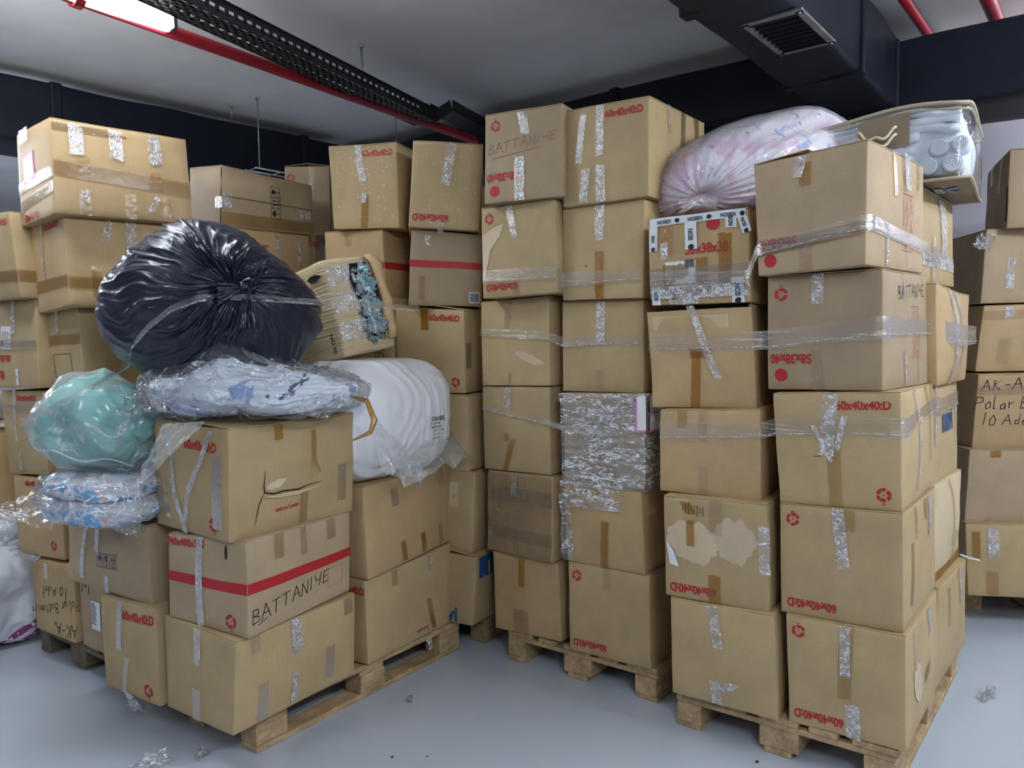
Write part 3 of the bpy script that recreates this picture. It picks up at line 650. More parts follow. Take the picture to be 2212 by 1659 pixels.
def duct_run(label, p0, p1, wd, ht, collars=(), name='air_duct', r=.03):
    """square insulated duct between two points on its centre line"""
    p0, p1 = Vector(p0), Vector(p1); ax = (p1 - p0).normalized(); side = Vector((-ax.y, ax.x, 0)); up = Vector((0, 0, 1))
    t = thing(name, label, 'duct', p0); ln = (p1 - p0).length
    n = int(ln / .12); vs = []; fs = []
    prof = []
    for cx, cy, a0 in ((1, 1, 0), (-1, 1, 90), (-1, -1, 180), (1, -1, 270)):
        for k in range(4):
            a = math.radians(a0 + 30 * k); prof.append((cx * (wd / 2 - r) + r * cos(a), cy * (ht / 2 - r) + r * sin(a)))
    ex = []
    for k in range(len(prof)):
        a, b = prof[k], prof[(k + 1) % len(prof)]
        ex.append(a)
        if math.hypot(a[0] - b[0], a[1] - b[1]) > .1:
            for q in (1, 2, 3): ex.append((a[0] + (b[0] - a[0]) * q / 4, a[1] + (b[1] - a[1]) * q / 4))
    m = len(ex)
    for i in range(n + 1):
        c = ax * (ln * i / n)
        for x, y in ex:
            p = c + side * x + up * y
            q = noise.noise(Vector((p.x * 2.2 + p0.x, p.y * 2.2, p.z * 4))) * .018
            vs.append(p + (side * x + up * y).normalized() * q)
    for i in range(n):
        for k in range(m): a = i * m + k; b = i * m + (k + 1) % m; fs.append((a, a + m, b + m, b))
    fs.append(tuple(range(m))); fs.append(tuple(n * m + k for k in reversed(range(m))))
    mesh_from('duct_body', vs, fs, 'duct', t, smooth=True).modifiers.new('e', 'EDGE_SPLIT')
    for s in collars:
        mb = MB(); mb.box(ax * s, (.07, wd + .03, ht + .012), (ax, side, up)); mb.build('joint_collar', 'duct', t, bevel=.01)
    return t
# left duct, far left duct, back duct and the overhead duct with its grille
duct_run('long black insulated duct hanging behind the left stacks', (-5.32, 2.80, 3.03), (-1.62, 6.95, 3.03), .55, .40, (2.75, 3.35, 5.2))
duct_run('black duct low at the far left, beyond the long left duct', (-9.5, 5.6, 2.62), (-5.6, 10.1, 2.62), .5, .34, (1.5, 3))
bf = Vector((1.42, 4.77, 0)); off = DB * .31
p0 = bf + DA * 4.3 + off; p1 = bf - DA * .55 + off
duct_run('black duct across the back above the centre stacks', (p0.x, p0.y, 3.02), (p1.x, p1.y, 3.02), .60, .36, (2.55, 3.4))
q0 = Vector((1.86, 4.42, 0)) + off; q1 = q0 - DA * 3.4
duct_run('black duct running right from the grille duct, above the right wall', (q0.x, q0.y, 2.90), (q1.x, q1.y, 2.90), .60, .38, (.25, 1.5))
e1 = Vector((1.545, 3.865, 0)); e1 += DB * .75; e0 = e1 - DB * 5.2
t = duct_run('overhead black duct with a metal grille in its underside', (e0.x, e0.y, 2.94), (e1.x, e1.y, 2.94), .35, .38, (3.28, 4.42))
gc = Vector((1.135, 3.205, 2.742)) - Vector((e0.x, e0.y, 2.94))
mb = MB(); a_, b_ = .205, .40
for s in (-1, 1):
    mb.box(gc + DA * (s * a_ / 2), (b_ + .03, .028, .012), (DB, DA, Vector((0, 0, 1)))); mb.box(gc + DB * (s * b_ / 2), (.028, a_ + .03, .012), (DB, DA, Vector((0, 0, 1))))
fr = mb.build('grille_frame', 'grille_metal', t, bevel=.002)
mb = MB(); mb.box(gc + Vector((0, 0, .006)), (b_, a_, .004), (DB, DA, Vector((0, 0, 1)))); mb.build('grille_opening', 'dark_void', t)
mb = MB()
for i in range(9): mb.box(gc + DB * (-.18 + .045 * i) + Vector((0, 0, -.002)), (.004, a_ - .02, .014), (DB, DA, Vector((0, 0, 1))))
mb.build('grille_louvres', 'black_metal', t)
mb = MB()
for i in (-1, 1):
    for j in (-1, 1):
        c = gc + DA * (i * a_ / 2) + DB * (j * b_ / 2) + Vector((0, 0, -.007)); mb.tube([c, c - Vector((0, 0, .004))], .006, 8)
mb.build('screws', 'galvanised', t)
# low bulky grey wall duct under the back duct
duct_run('dark flat duct under the back duct, behind the floral bag', tuple(bf + DB * .75 + DA * .9 + Vector((0, 0, 2.55))), tuple(bf + DB * .75 - DA * .75 + Vector((0, 0, 2.55))), .5, .5, (.8,))

def pipe(label, p0, p1, r, clamps=(), mat='red_pipe', name='sprinkler_pipe'):
    p0, p1 = Vector(p0), Vector(p1); t = thing(name, label, 'pipe', p0)
    MB().tube([Vector(), p1 - p0], r, 16).build('pipe', mat, t, smooth=True).modifiers.new('e', 'EDGE_SPLIT')
    ax = (p1 - p0).normalized()
    for s in clamps:
        MB().tube([ax * (s - .02), ax * (s + .02)], r + .012, 16).build('coupling', mat, t)
    return t
pa, pb = Vector((-1.60, 3.56, 2.975)), Vector((-.50, 5.30, 2.975)); pd = (pb - pa).normalized()
t = pipe('red sprinkler pipe running beside the perforated cable tray', pa - pd * 3.5, pb + pd * .5, .030, (3.05, 3.2))
c = pd * 4.62 + Vector((0, 0, .05)); MB().box(c, (.03, .02, .10), (pd, Vector((-pd.y, pd.x, 0)), Vector((0, 0, 1)))).build('clamp', 'galvanised', t)
pipe('slimmer red ceiling pipe right of the grille duct', Vector((2.0, 4.02, 3.2)) - DB * 3, Vector((2.0, 4.02, 3.2)) + DB * 1.5, .027)
pipe('thick red ceiling pipe nearest the right edge', Vector((2.43, 4.04, 3.2)) - DB * 3, Vector((2.43, 4.04, 3.2)) + DB * 1.5, .037)
pipe('distant red pipe low at the far left behind the boxes', Vector((-5.9, 6.7, 2.80)), Vector((-3.2, 10.2, 2.80)), .03)

# cable tray: two slotted side rails and a perforated bed
tp0, tp1 = Vector((-1.26, 3.45, 2.965)), Vector((-.46, 5.19, 2.965)); td = (tp1 - tp0).normalized(); ts = Vector((td.y, -td.x, 0))
tp0 = tp0 - td * 2.6
t = thing('cable_tray', 'black perforated cable tray hanging over the left pallets', 'cable tray', tp0); ln = (tp1 - tp0).length
UP = Vector((0, 0, 1))
def rail(side):
    mb = MB(); hgt = .075; c0 = ts * side
    for z, hh in ((.014, .034), (hgt - .014, .030)): mb.box(c0 + td * ln / 2 + UP * z, (ln, .003, hh), (td, ts, UP))
    s = 0
    while s < ln: mb.box(c0 + td * s + UP * .040, (.024, .003, .045), (td, ts, UP)); s += .056
    mb.box(c0 - ts * (.006 * (1 if side > 0 else -1)) + td * ln / 2 + UP * hgt, (ln, .012, .003), (td, ts, UP))
    return mb.build('side_rail', 'black_metal', t)
rail(.0); rail(-.17)
mb = MB(); s = 0
for k in range(5): mb.box(ts * (-.085 + (k - 2) * .0400) + td * ln / 2, (ln, .014, .002), (td, ts, UP))
while s < ln: mb.box(ts * -.085 + td * s, (.026, .17, .002), (td, ts, UP)); s += .058
mb.build('perforated_bed', 'black_metal', t)
# step at the tray's end
mb = MB(); e = td * ln
x1 = (tp1 - tp0) + td * .22 + UP * .13; x2 = x1 + td * .75
for a, b in ((e, x1), (x1, x2)):
    d = (b - a); d1 = d.normalized(); up = ts.cross(d1) * -1
    for sd in (0, -.17): mb.box((a + b) / 2 + ts * sd + up * .035 * (1 if up.z > 0 else -1), (d.length, .003, .07), (d1, ts, up))
    mb.box((a + b) / 2 - ts * .085, (d.length, .17, .003), (d1, ts, up))
mb.build('stepped_end', 'black_metal', t)
def rod(label, x, y, z0, z1=CEIL, r=.005, mat='galvanised'):
    t = thing('hanger_rod', label, 'rod', (x, y, z0), 0, 'threaded rods hanging from the ceiling')
    MB().tube([(0, 0, 0), (0, 0, z1 - z0)], r, 8).build('rod', mat, t, smooth=True)
    MB().tube([(0, 0, z1 - z0 - .02), (0, 0, z1 - z0)], .014, 8).build('anchor', mat, t)
rod('threaded rod holding the cable tray up near its middle', -.855, 4.74, 3.04, r=.007)
rod('long thin rod hanging behind the box with the black handling icons', -1.78, 5.70, 2.81)
rod('short rod above the left duct, left of the long rod', -2.02, 5.86, 3.2)
rod('thin rod hanging above the box with 60x40x40:D in the row behind the sack', -.87, 6.22, 2.5, r=.004)
t = thing('mesh_tray', 'thin wire cable tray behind the icon box', 'cable tray', (-1.78, 5.7, 2.77))
mb = MB(); wd_ = Vector((.62, .78, 0)).normalized(); ws_ = Vector((-wd_.y, wd_.x, 0))
for s in (-.12, 0, .12): mb.tube([ws_ * s - wd_ * .12, ws_ * s + wd_ * 1.7], .006, 6)
for k in range(9): mb.tube([ws_ * -.12 + wd_ * (-.1 + .2 * k), ws_ * .12 + wd_ * (-.1 + .2 * k)], .004, 6)
mb.build('wire_bed', 'galvanised', t, smooth=True)

# tube lamps: the one in view and the ones that light the aisle behind the camera
def lamp(label, p, power, d=DB, ln=1.2):
    t = thing('tube_lamp', label, 'lamp', p, 0, 'tube lamps on the ceiling')
    s = Vector((-d.y, d.x, 0)); up = UP
    vs = []; fs = []; n = 24
    for e in (-ln / 2, ln / 2):
        for k in range(n + 1):
            a = pi - .75 + (pi + 1.5) * k / n; vs.append(d * e + s * (.038 * cos(a)) + up * (.042 * sin(a)))
    for k in range(n): fs.append((k, k + 1, k + n + 2, k + n + 1))
    m = MATS['lamp_glow'].copy(); m.name = 'lamp_glow_' + str(power)
    m.node_tree.nodes['Principled BSDF'].inputs['Emission Strength'].default_value = power
    fs.append(tuple(range(n + 1))); fs.append(tuple(range(2 * n + 1, n, -1)))
    mesh_from('diffuser', vs, fs, m, t, smooth=False)
    mb = MB(); mb.box(up * .044, (ln, .06, .022), (d, s, up)); mb.build('housing', 'lamp_body', t, bevel=.004)
    mb = MB()
    for e in (-1, 1): mb.box(d * e * (ln / 2 + .008) - up * .008, (.018, .1, .06), (d, s, up))
    mb.build('end_caps', 'black_metal', t, bevel=.004)
    mb = MB()
    for e in (-.4, .4): mb.tube([d * e + up * .02, d * e + up * (CEIL - p[2])], .004, 6)
    mb.build('hangers', 'galvanised', t)
l0 = Vector((-1.50, 3.62, 2.99)) - DB * .62
lamp('bright tube lamp under the cable tray at the top left', l0, LAMP_POWER['near'])
lamp('tube lamp in the left row behind the photographer', l0 - DB * 3.6, LAMP_POWER['left'])
lamp('tube lamp over the aisle right of the grille duct', Vector((3.1, 1.7, 2.99)), LAMP_POWER['right'])
lamp('tube lamp behind the photographer on the right', Vector((.75, -.9, 2.99)), LAMP_POWER['right'])
lamp('tube lamp above the aisle beyond the right stack', Vector((4.6, 4.6, 2.99)), LAMP_POWER['back'])
lamp('tube lamp at the far left beyond the long duct', Vector((-5.0, 5.2, 2.99)), LAMP_POWER['back'])

# ------------------------------------------------------------------ pallets
def pallet(label, x, y, th, mat='pine', loc_stamp=None):
    t = thing('wooden_pallet', label, 'pallet', (x, y, 0), th, 'wooden pallets on the floor')
    def brd(nm, c, d, m=mat):
        mb = MB(); n = 6
        jx, jy = random.uniform(-.004, .004), random.uniform(-.004, .004)
        mb.box((c[0] + jx, c[1] + jy, c[2]), d); return mb.build(nm, m, t, bevel=.004)
    for i in range(5): brd('deck_board', (.6, .0725 + i * (.8 - .145) / 4, .133), (1.2, .145 if i % 2 == 0 else .10, .022))
    for i in range(3): brd('cross_board', (.0725 + i * .5275, .4, .111), (.145, .8, .022))
    bl = []
    for i in range(3):
        for j in range(3): bl.append(brd('block', (.0725 + i * .5275, .05 + j * .35, .061), (.145, .10 if j != 1 else .145, .078)))
    for j in range(3): brd('bottom_board', (.6, .05 + j * .35, .011), (1.2, .10, .022))
    return t, bl
def stamp(t, blk, s, x, y, z, face, h=.02, rot=0):
    vs, fs = glyphs(s, .02, .8); c_, s_ = cos(rot), sin(rot)
    out = []
    for a, b in vs:
        a, b = (a * c_ - b * s_) * h, (a * s_ + b * c_) * h
        out.append((x + a, y - .0012, z + b) if face == 'R' else (x - .0012, y - a, z + b))
    mesh_from('stamp', out, fs, 'black_ink', blk)
pA, blA = pallet('pale wooden pallet in front at the left, long side facing right', -.985, 2.875, .948)
stamp(pA, blA[3], 'TR 1', .60, -.0, .055, 'R', .016); stamp(pA, blA[3], 'O', .60, -.0, .078, 'R', .02)
pY, blY = pallet('wooden pallet under the two tall centre columns', .585, 3.222, .905)
stamp(pY, blY[0], 'VAY', -.0, .05, .068, 'F', .018, 0); stamp(pY, blY[0], 'VII', -.0, .05, .045, 'F', .018, 0)
pR, blR = pallet('wooden pallet under the tall stack at the right, nearest the camera', 1.262, 2.545, .905)
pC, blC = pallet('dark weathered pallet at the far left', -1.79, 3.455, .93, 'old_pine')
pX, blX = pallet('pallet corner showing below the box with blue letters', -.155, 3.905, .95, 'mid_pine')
pS, blS = pallet('pallet under the separate stack at the right edge', 3.27, 4.17, 1.45)

# ------------------------------------------------------------------ boxes, stack by stack
GA = 'boxes on the front left pallet'; GY = 'boxes in the left centre column'; GZ = 'boxes in the right centre column'
GR = 'boxes on the right pallet'; GC = 'boxes in the far left stacks'; GX = 'boxes in the shaded column behind the centre'
GW = 'boxes behind the black bag'; GS = 'boxes in the stack at the right edge'
def ctape(c, u, v0, v1, f='F', m='tape_clear', **k): return c.tape(c.root, f, u, v0, v1, mat=m, **k)

c = carton('A1', 'plain long box at the bottom front corner of the left pallet', group=GA, bulge={'F': .004, 'R': .012})
ctape(c, .5, 1, .60, m='tape_crinkle', wdt=.04); ctape(c, .48, .34, .0, m='tape_clear'); ctape(c, .14, 1, .80, 'R', wdt=.04); ctape(c, .46, 1, .62, 'R', m='tape_crinkle')
ctape(c, .93, 1, .78, 'R'); ctape(c, .20, .44, .02, 'R', m='tape_brown'); ctape(c, .45, .38, .05, 'R', m='tape_crinkle', wdt=.035); ctape(c, .75, .5, .12, 'R', m='tape_brown')
c = carton('A2', 'red striped box with BATTANİYE written on its side', group=GA, mat='card_grey')
for f in 'FR':
    W_, H_ = c.size(f); c.on_face('red_stripe', c.root, 'red_ink', f, *flat_shapes('stripe'), .5, .50, H_ * .11, 0, .0016, W_ * .995)
c.text(c.root, 'F', '540x400x350', .24, .92, .036); c.mark(c.root, 'F', 'recycle', .80, .13, .058)
c.mark(c.root, 'F', 'ellipse', .76, .86, .055, 0, 'dark_void', sx=.014, name='hand_hole'); c.mark(c.root, 'F', 'ellipse', .765, .865, .038, 0, 'tape_amber', sx=.006, name='hand_hole_edge', off=.0025)
ctape(c, .43, 1, .0, m='tape_crinkle', wdt=.036)
c.hand(c.root, 'R', 'BATTANIYE', .40, .27, .050, .12, thick=.07); c.hand(c.root, 'R', '-', .12, .12, .10, .3, thick=.03)
c.mark(c.root, 'R', 'frame', .83, .28, .075, 0, 'red_thin', sx=.09, name='printed_frame')
ctape(c, .27, 1, .72, 'R'); ctape(c, .50, 1, .68, 'R', wdt=.035); ctape(c, .78, 1, .75, 'R', wdt=.05)
c = carton('A3', 'large battered box with a torn side, under the clear quilt bag', group=GA, wear=2.4, bulge={'F': .02, 'R': .016}, lift=(.06, 0))
c.text(c.root, 'F', '60x40x40:D', .66, .82, .038); c.mark(c.root, 'F', 'recycle', .84, .13, .060)
ctape(c, .33, .95, .0, m='tape_crinkle', wdt=.03, tilt=.25); ctape(c, .62, .97, .10, m='tape_crinkle', wdt=.028, tilt=-.45); ctape(c, .88, .75, .1, m='tape_clear', wdt=.05); ctape(c, .2, .42, .1, wdt=.035)
c.text(c.root, 'R', 'MADE IN TURKEY', .42, .20, .013, .05)
ctape(c, .62, .90, .50, 'R', m='tape_amber', wdt=.018, off=.008, curl=.2); ctape(c, .35, 1, .85, 'R', m='tape_amber', wdt=.04); ctape(c, .55, .33, .02, 'R', m='tape_brown', wdt=.04); ctape(c, .88, .5, .15, 'R', m='tape_clear')
# the tear: an angular slit, and the crease where the lower panel has dropped
def line_on(c, f, pts, w0, w1, mat, name, off=.003):
    vs = []; fs = []; path = []
    for a, b in zip(pts[:-1], pts[1:]):
        for i in range(8): path.append((a[0] + (b[0] - a[0]) * i / 8, a[1] + (b[1] - a[1]) * i / 8))
    path.append(pts[-1]); n = len(path)
    W_, H_ = c.size(f)
    for i, (u, v) in enumerate(path):
        a = path[max(0, i - 1)]; b = path[min(n - 1, i + 1)]; d = Vector(((b[0] - a[0]) * W_, (b[1] - a[1]) * H_)).normalized(); k = (w0 + (w1 - w0) * sin(pi * i / (n - 1))) * (1 + .4 * noise.noise((i * .6, 2, 2)))
        vs += [c.P(f, u - d.y * k / W_, v + d.x * k / H_, off), c.P(f, u + d.y * k / W_, v - d.x * k / H_, off)]
    for i in range(n - 1): a = 2 * i; fs.append((a, a + 1, a + 3, a + 2))
    return mesh_from(name, vs, fs, mat, c.root)
line_on(c, 'R', [(.245, .58), (.235, .45), (.24, .385), (.31, .355), (.38, .362), (.50, .350), (.58, .375), (.70, .385)], .0008, .0028, 'dark_void', 'tear')
line_on(c, 'R', [(.235, .38), (.20, .28), (.18, .10)], .0006, .0018, 'dark_void', 'tear')
c.mark(c.root, 'R', 'torn', .33, .44, .030, .2, 'card_inner', sx=.09, name='bared_ply')
line_on(c, 'R', [(.245, .340), (.36, .322), (.50, .320), (.68, .352)], .001, .007, 'card_pale', 'torn_lip', .006)
c = carton('A4', 'box at the rear bottom of the left pallet marked MADE IN TURKEY', group=GA)
c.text(c.root, 'F', '60x40x40:D', .76, .86, .036); c.text(c.root, 'R', 'MADE IN TURKEY', .62, .10, .011)
ctape(c, .3, 1, .8, 'R', wdt=.04); ctape(c, .72, 1, .8, 'R', wdt=.035, m='tape_crinkle'); ctape(c, .72, .45, .05, 'R', m='tape_brown', wdt=.035, tilt=.3)
c = carton('A5', 'bulging box directly under the white sack of folded blankets', group=GA, wear=1.8, bulge={'F': .008, 'R': .018}, mat='card_warm')
for u in (.38, .62, .85): ctape(c, u, .28, .03, 'R', m='tape_amber', wdt=.035, tilt=.25)
ctape(c, .6, 1, .82, 'R', m='tape_crinkle', wdt=.03); ctape(c, .3, .9, .7, 'R'); ctape(c, .88, 1, .75, 'R', m='tape_brown')
c = carton('B1', 'tall box left of the front corner, its base hanging past the pallet', group=GA, bulge={'F': .012, 'R': .004})
c.text(c.root, 'F', '60x40x40:D', .70, .86, .040); c.mark(c.root, 'F', 'recycle', .83, .12, .058)
ctape(c, .38, 1, .48, m='tape_crinkle', wdt=.034); ctape(c, .45, .42, .02, m='tape_brown', wdt=.03, tilt=-.3)
c = carton('B2', 'sagging box with umbrella, glass and arrow icons under the bag of printed cloth', group=GA, wear=2.2, bulge={'F': .016, 'R': .004}, mat='card_grey')
for i, k in enumerate(('umbrella', 'glass', 'arrows')): c.mark(c.root, 'F', k, .46 + i * .085, .46, .062, .02, 'navy_ink', sx=.046, name='handling_icon')
ctape(c, .23, .9, .1, m='tape_crinkle', wdt=.03, tilt=-.15); ctape(c, .42, 1, .55, m='tape_crinkle', wdt=.034); ctape(c, .52, .25, 0, wdt=.028, m='tape_crinkle', tilt=-.2)

c = carton('Y1', 'bottom box of the left centre column, with a taped patch', mat='card_warm', group=GY)
ctape(c, .45, 1, .62, m='tape_amber', wdt=.036); ctape(c, .42, .32, .02, m='tape_brown', wdt=.085)
c = carton('Y2', 'film wrapped box second from the floor in the left centre column', group=GY, wear=1.6)
c.hand(c.root, 'F', 'YANIK', .20, .62, .026, pi / 2, thick=.05, mat='faint_ink'); c.hand(c.root, 'F', 'BATT', .34, .80, .026, .1, thick=.05, mat='faint_ink')
ctape(c, .42, 1, .72, m='tape_crinkle', wdt=.036); ctape(c, .45, .2, 0, wdt=.036); c.hband(c.root, 'F', .72, .07, 'stretch'); c.hband(c.root, 'F', .25, .06, 'stretch'); ctape(c, .04, 1, 0, wdt=.03, m='wrap')
c = carton('Y3', 'centre column box with amber tape running off its bottom edge', group=GY)
ctape(c, .40, 1, .74, m='tape_crinkle', wdt=.040); ctape(c, .40, .38, 0, m='tape_amber', wdt=.034, tilt=-.35); ctape(c, .37, .46, .36, m='tape_amber', wdt=.03)
c = carton('Y4', 'centre column box with a pale torn strip on its right half', group=GY)
ctape(c, .42, .96, .66, m='tape_clear', wdt=.036); c.mark(c.root, 'F', 'torn', .72, .31, .040, -.35, 'card_inner', sx=.17, name='bared_ply'); ctape(c, .43, .14, 0, m='tape_amber', wdt=.012, tilt=-.2)
c = carton('Y5', 'box with an upside down 60x40x40:D under the one marked BATTANİYE', group=GY)
D_print(c); ctape(c, .43, 1, .62, m='tape_crinkle', wdt=.036, tilt=.2); ctape(c, .47, .22, 0, m='tape_clear', wdt=.036)
c.on_face('bared_ply', c.root, 'card_inner', 'F', [(0, -.20), (.03, -.10), (.045, -.04), (.10, .02), (.125, .075), (.07, .06), (0, .03)], [tuple(range(7))], .01, .62, 1)
c = carton('Y6', 'top box of the left centre column with BATTANİYE handwritten on it', group=GY, mat='card_grey')
c.text(c.root, 'F', '58x38x40', .24, .28, .038, pi); c.mark(c.root, 'F', 'disc', .14, .13, .048); c.mark(c.root, 'F', 'recycle', .145, .86, .054, pi)
c.hand(c.root, 'F', 'BATTANIYE', .50, .64, .042, .10, 'faint_ink', thick=.06); c.mark(c.root, 'F', 'square', .45, .53, .003, .12, 'faint_ink', sx=.26, name='underline')
ctape(c, .52, .98, .72, m='tape_crinkle', wdt=.042, tilt=.2); ctape(c, .47, .48, 0, m='tape_crinkle', wdt=.048)

c = carton('Z1', 'bottom box of the right centre column with upside down 60x40x40:D', group=GZ)
D_print(c); ctape(c, .50, 1, .76, m='tape_clear', wdt=.036)
c = carton('Z2', 'box with amber tape below the film wrapped one in the centre', group=GZ, mat='card_warm')
ctape(c, .52, .58, 0, m='tape_amber', wdt=.036, tilt=-.08)
c = carton('Z3', 'centre box wrapped all over in crumpled clear film', group=GZ, mat='card_grey', wear=1.8)
c = carton('Z4', 'right centre column box with clear tape top and bottom, above the wrapped one', group=GZ)
ctape(c, .50, 1, .52, m='tape_crinkle', wdt=.042); ctape(c, .48, .24, 0, m='tape_clear', wdt=.042)
c = carton('Z5', 'right centre column box with one tall amber tape, second from the top', group=GZ)
ctape(c, .48, 1, .62, m='tape_crinkle', wdt=.044); ctape(c, .48, .50, 0, m='tape_amber', wdt=.042); c.mark(c.root, 'F', 'ellipse', .31, .36, .012, .3, 'card_dark', sx=.006, name='hole')
c = carton('Z6', 'highest box in the centre with 60x40x40:D upright on its front', group=GZ)
D_print(c, inverted=False, recycle=False)
ctape(c, .22, .92, .42, m='tape_crinkle', wdt=.034, tilt=-.12); ctape(c, .27, .36, .02, m='tape_crinkle', wdt=.040, tilt=-.1); ctape(c, .45, 1, .48, m='tape_crinkle', wdt=.038); ctape(c, .46, .38, 0, m='tape_crinkle', wdt=.042)
ctape(c, .30, 1.0, .70, 'R', m='tape_crinkle', wdt=.016, off=.006); ctape(c, .55, 1, .55, 'R', m='tape_clear', wdt=.05, tilt=-.15); ctape(c, .82, 1, .72, 'R', m='tape_brown', wdt=.05)

c = carton('R11', 'bottom left box of the right pallet with curled tape near its foot', group=GR, wear=1.5, bulge={'F': .006, 'R': .01})
ctape(c, .45, 1, .58, m='tape_crinkle', wdt=.040, tilt=.12); ctape(c, .44, .24, 0, m='tape_crinkle', wdt=.040, tilt=.1); ctape(c, .56, .26, .16, m='tape_crinkle', wdt=.05, tilt=-1)
c = carton('R12', 'box with a big peeled patch of paler ply, right pallet', group=GR, wear=1.6)
c.text(c.root, 'F', '60x40x40:D', .28, .10, .036, pi)
c.mark(c.root, 'F', 'torn', .30, .56, .16, -.08, 'card_inner', sx=.22, name='bared_ply'); c.mark(c.root, 'F', 'torn', .70, .62, .17, -.15, 'card_inner', sx=.16, name='bared_ply')
vs, fs = [(-.5, .5), (.1, .1), (.5, -.5), (-.25, -.42)], [(0, 3, 2, 1)]; c.on_face('paper_remnant', c.root, 'paper', 'F', vs, fs, .085, .43, .10, 0, .004, .05)
for k in range(13): c.mark(c.root, 'F', 'square', .20 + k * .028, .90 - .004 * k, .022 + .012 * (k % 3), 0, 'card_dark', sx=.003, name='torn_flute') if k < 8 else None
ctape(c, .52, 1, .66, m='tape_clear', wdt=.05); ctape(c, .50, .28, 0, m='tape_amber', wdt=.045); ctape(c, .25, .96, .84, m='tape_amber', wdt=.04, tilt=.5); ctape(c, .27, .78, .52, m='tape_amber', wdt=.03)
ctape(c, .97, .8, .35, m='wrap', wdt=.04)
c = carton('R13', 'shallow box between the open box and the peeled one, right pallet', group=GR, mat='card_warm')
ctape(c, .45, 1, .62, m='tape_clear', wdt=.034); ctape(c, .24, 1, .78, m='tape_brown', wdt=.04); ctape(c, .45, .34, 0, m='tape_clear', wdt=.040)
c = carton('R14', 'open topped box with a knotted strip of film hanging down its front', group=GR, wear=2.0, flaps=False, bulge={'F': .010, 'R': .008}, mat='card_warm', holes='T')
ctape(c, .46, .58, 0, m='tape_amber', wdt=.038, tilt=-.10); ctape(c, .52, .60, .50, m='tape_amber', wdt=.085)
ctape(c, .56, 1.04, .30, m='tape_crinkle', wdt=.030, tilt=.35, off=.010)
c.mark(c.root, 'F', 'square', .42, .87, .055, 0, 'card_pale', sx=.30, name='creased_rim')
# inner flap seen in the open top
mb = MB(); p = [c.P('T', .02, .25), c.P('T', .02, .85), c.P('T', .28, .8), c.P('T', .28, .3)]
mesh_from('inner_flap', [p[0], p[1], p[2] - UP * .05, p[3] - UP * .05], [(0, 1, 2, 3)], 'card_grey', c.root, solid=.004)
mesh_from('side_flap', [c.P('T', .0, .02), c.P('T', .9, .02), c.P('T', .9, .03) + UP * .05, c.P('T', .1, .03) + UP * .05], [(0, 1, 2, 3)], 'card_inner', c.root, solid=.004)
mesh_from('box_inside', [c.P('T', .01, .01) - UP * .12, c.P('T', .99, .01) - UP * .12, c.P('T', .99, .99) - UP * .12, c.P('T', .01, .99) - UP * .12], [(0, 1, 2, 3)], 'card_grey', c.root)
c = carton('R15', 'heavily taped box with white printed tape along its edges', group=GR, wear=2.0, mat='card_warm', bulge={'F': .014, 'R': .012})
c.mark(c.root, 'F', 'disc', .67, .86, .052); c.text(c.root, 'F', '53x38x38', .60, .60, .040)
lb_ = label_paper(c, 'F', .34, .36, .125, .088)
c.mark(lb_, 'F', 'bars', .43, .45, .030, 0, 'black_ink', sx=.036, off=.0045, name='barcode'); c.mark(lb_, 'F', 'lines', .29, .36, .060, 0, 'card_grey', sx=.07, off=.0045, name='fine_print')
def printed_tape(c, f, pts, wdt, s, n, tail=False):
    """white tape with black lettering along a line on the face"""
    W_, H_ = c.size(f); (u0, v0), (u1, v1) = pts; d = Vector(((u1 - u0) * W_, (v1 - v0) * H_)); ln = d.length; rot = math.atan2(d.y, d.x)
    m = 20; vs = []; fs = []
    nx, ny = -sin(rot) * wdt / 2, cos(rot) * wdt / 2
    for i in range(m + 1):
        t_ = i / m
        for q in (-1, 0, 1):
            vs.append(c.P(f, u0 + (u1 - u0) * t_ + q * nx / W_, v0 + (v1 - v0) * t_ + q * ny / H_, .0045 + .0015 * noise.noise((t_ * 9, q, 3))))
    for i in range(m):
        for q in (0, 1): a = 3 * i + q; fs.append((a, a + 3, a + 4, a + 1))
    o = mesh_from('printed_tape', vs, fs, 'white_tape', c.root, smooth=True)
    for k in range(n):
        t_ = (k + .5) / n
        g, gf = glyphs(s, .03, .8)
        c.on_face('tape_lettering', o, 'black_ink', f, g, gf, u0 + (u1 - u0) * t_, v0 + (v1 - v0) * t_, wdt * .42, rot, .0075)
        if n > 1 or tail:
            t2 = min(.97, t_ + .42 / n); vs_, fs_ = flat_shapes('torn'); c.on_face('tape_emblem', o, 'black_ink', f, vs_, fs_, u0 + (u1 - u0) * t2, v0 + (v1 - v0) * t2, wdt * .5, rot, .0075)
printed_tape(c, 'F', ((.02, .955), (.98, .955)), .038, 'NOSIEX', 3)
printed_tape(c, 'F', ((.45, .93), (.45, .60)), .046, 'NOSI', 1, True)
printed_tape(c, 'F', ((.06, .90), (.06, .62)), .036, 'SIEX', 1, True); printed_tape(c, 'F', ((.06, .20), (.06, .0)), .036, 'NOSI', 1)
printed_tape(c, 'F', ((.84, .95), (.84, .80)), .040, 'ISON', 1); printed_tape(c, 'F', ((.89, .27), (.89, .0)), .046, 'NOSI', 1, True); printed_tape(c, 'F', ((.93, .96), (.985, .74)), .034, 'NOSI', 1, True)
for u, v0, v1 in ((.2, .9, .55), (.22, .45, .05), (.55, .5, .1), (.78, .75, .2)): ctape(c, u, v0, v1, m='tape_amber', wdt=.05)
c.hband(c.root, 'F', .30, .09, 'stretch', off=.006); c.hband(c.root, 'F', .14, .05, 'tape_crinkle', off=.007); ctape(c, .35, .12, 0, m='tape_crinkle', wdt=.12)
ctape(c, .18, .70, .52, m='tape_crinkle', wdt=.03)

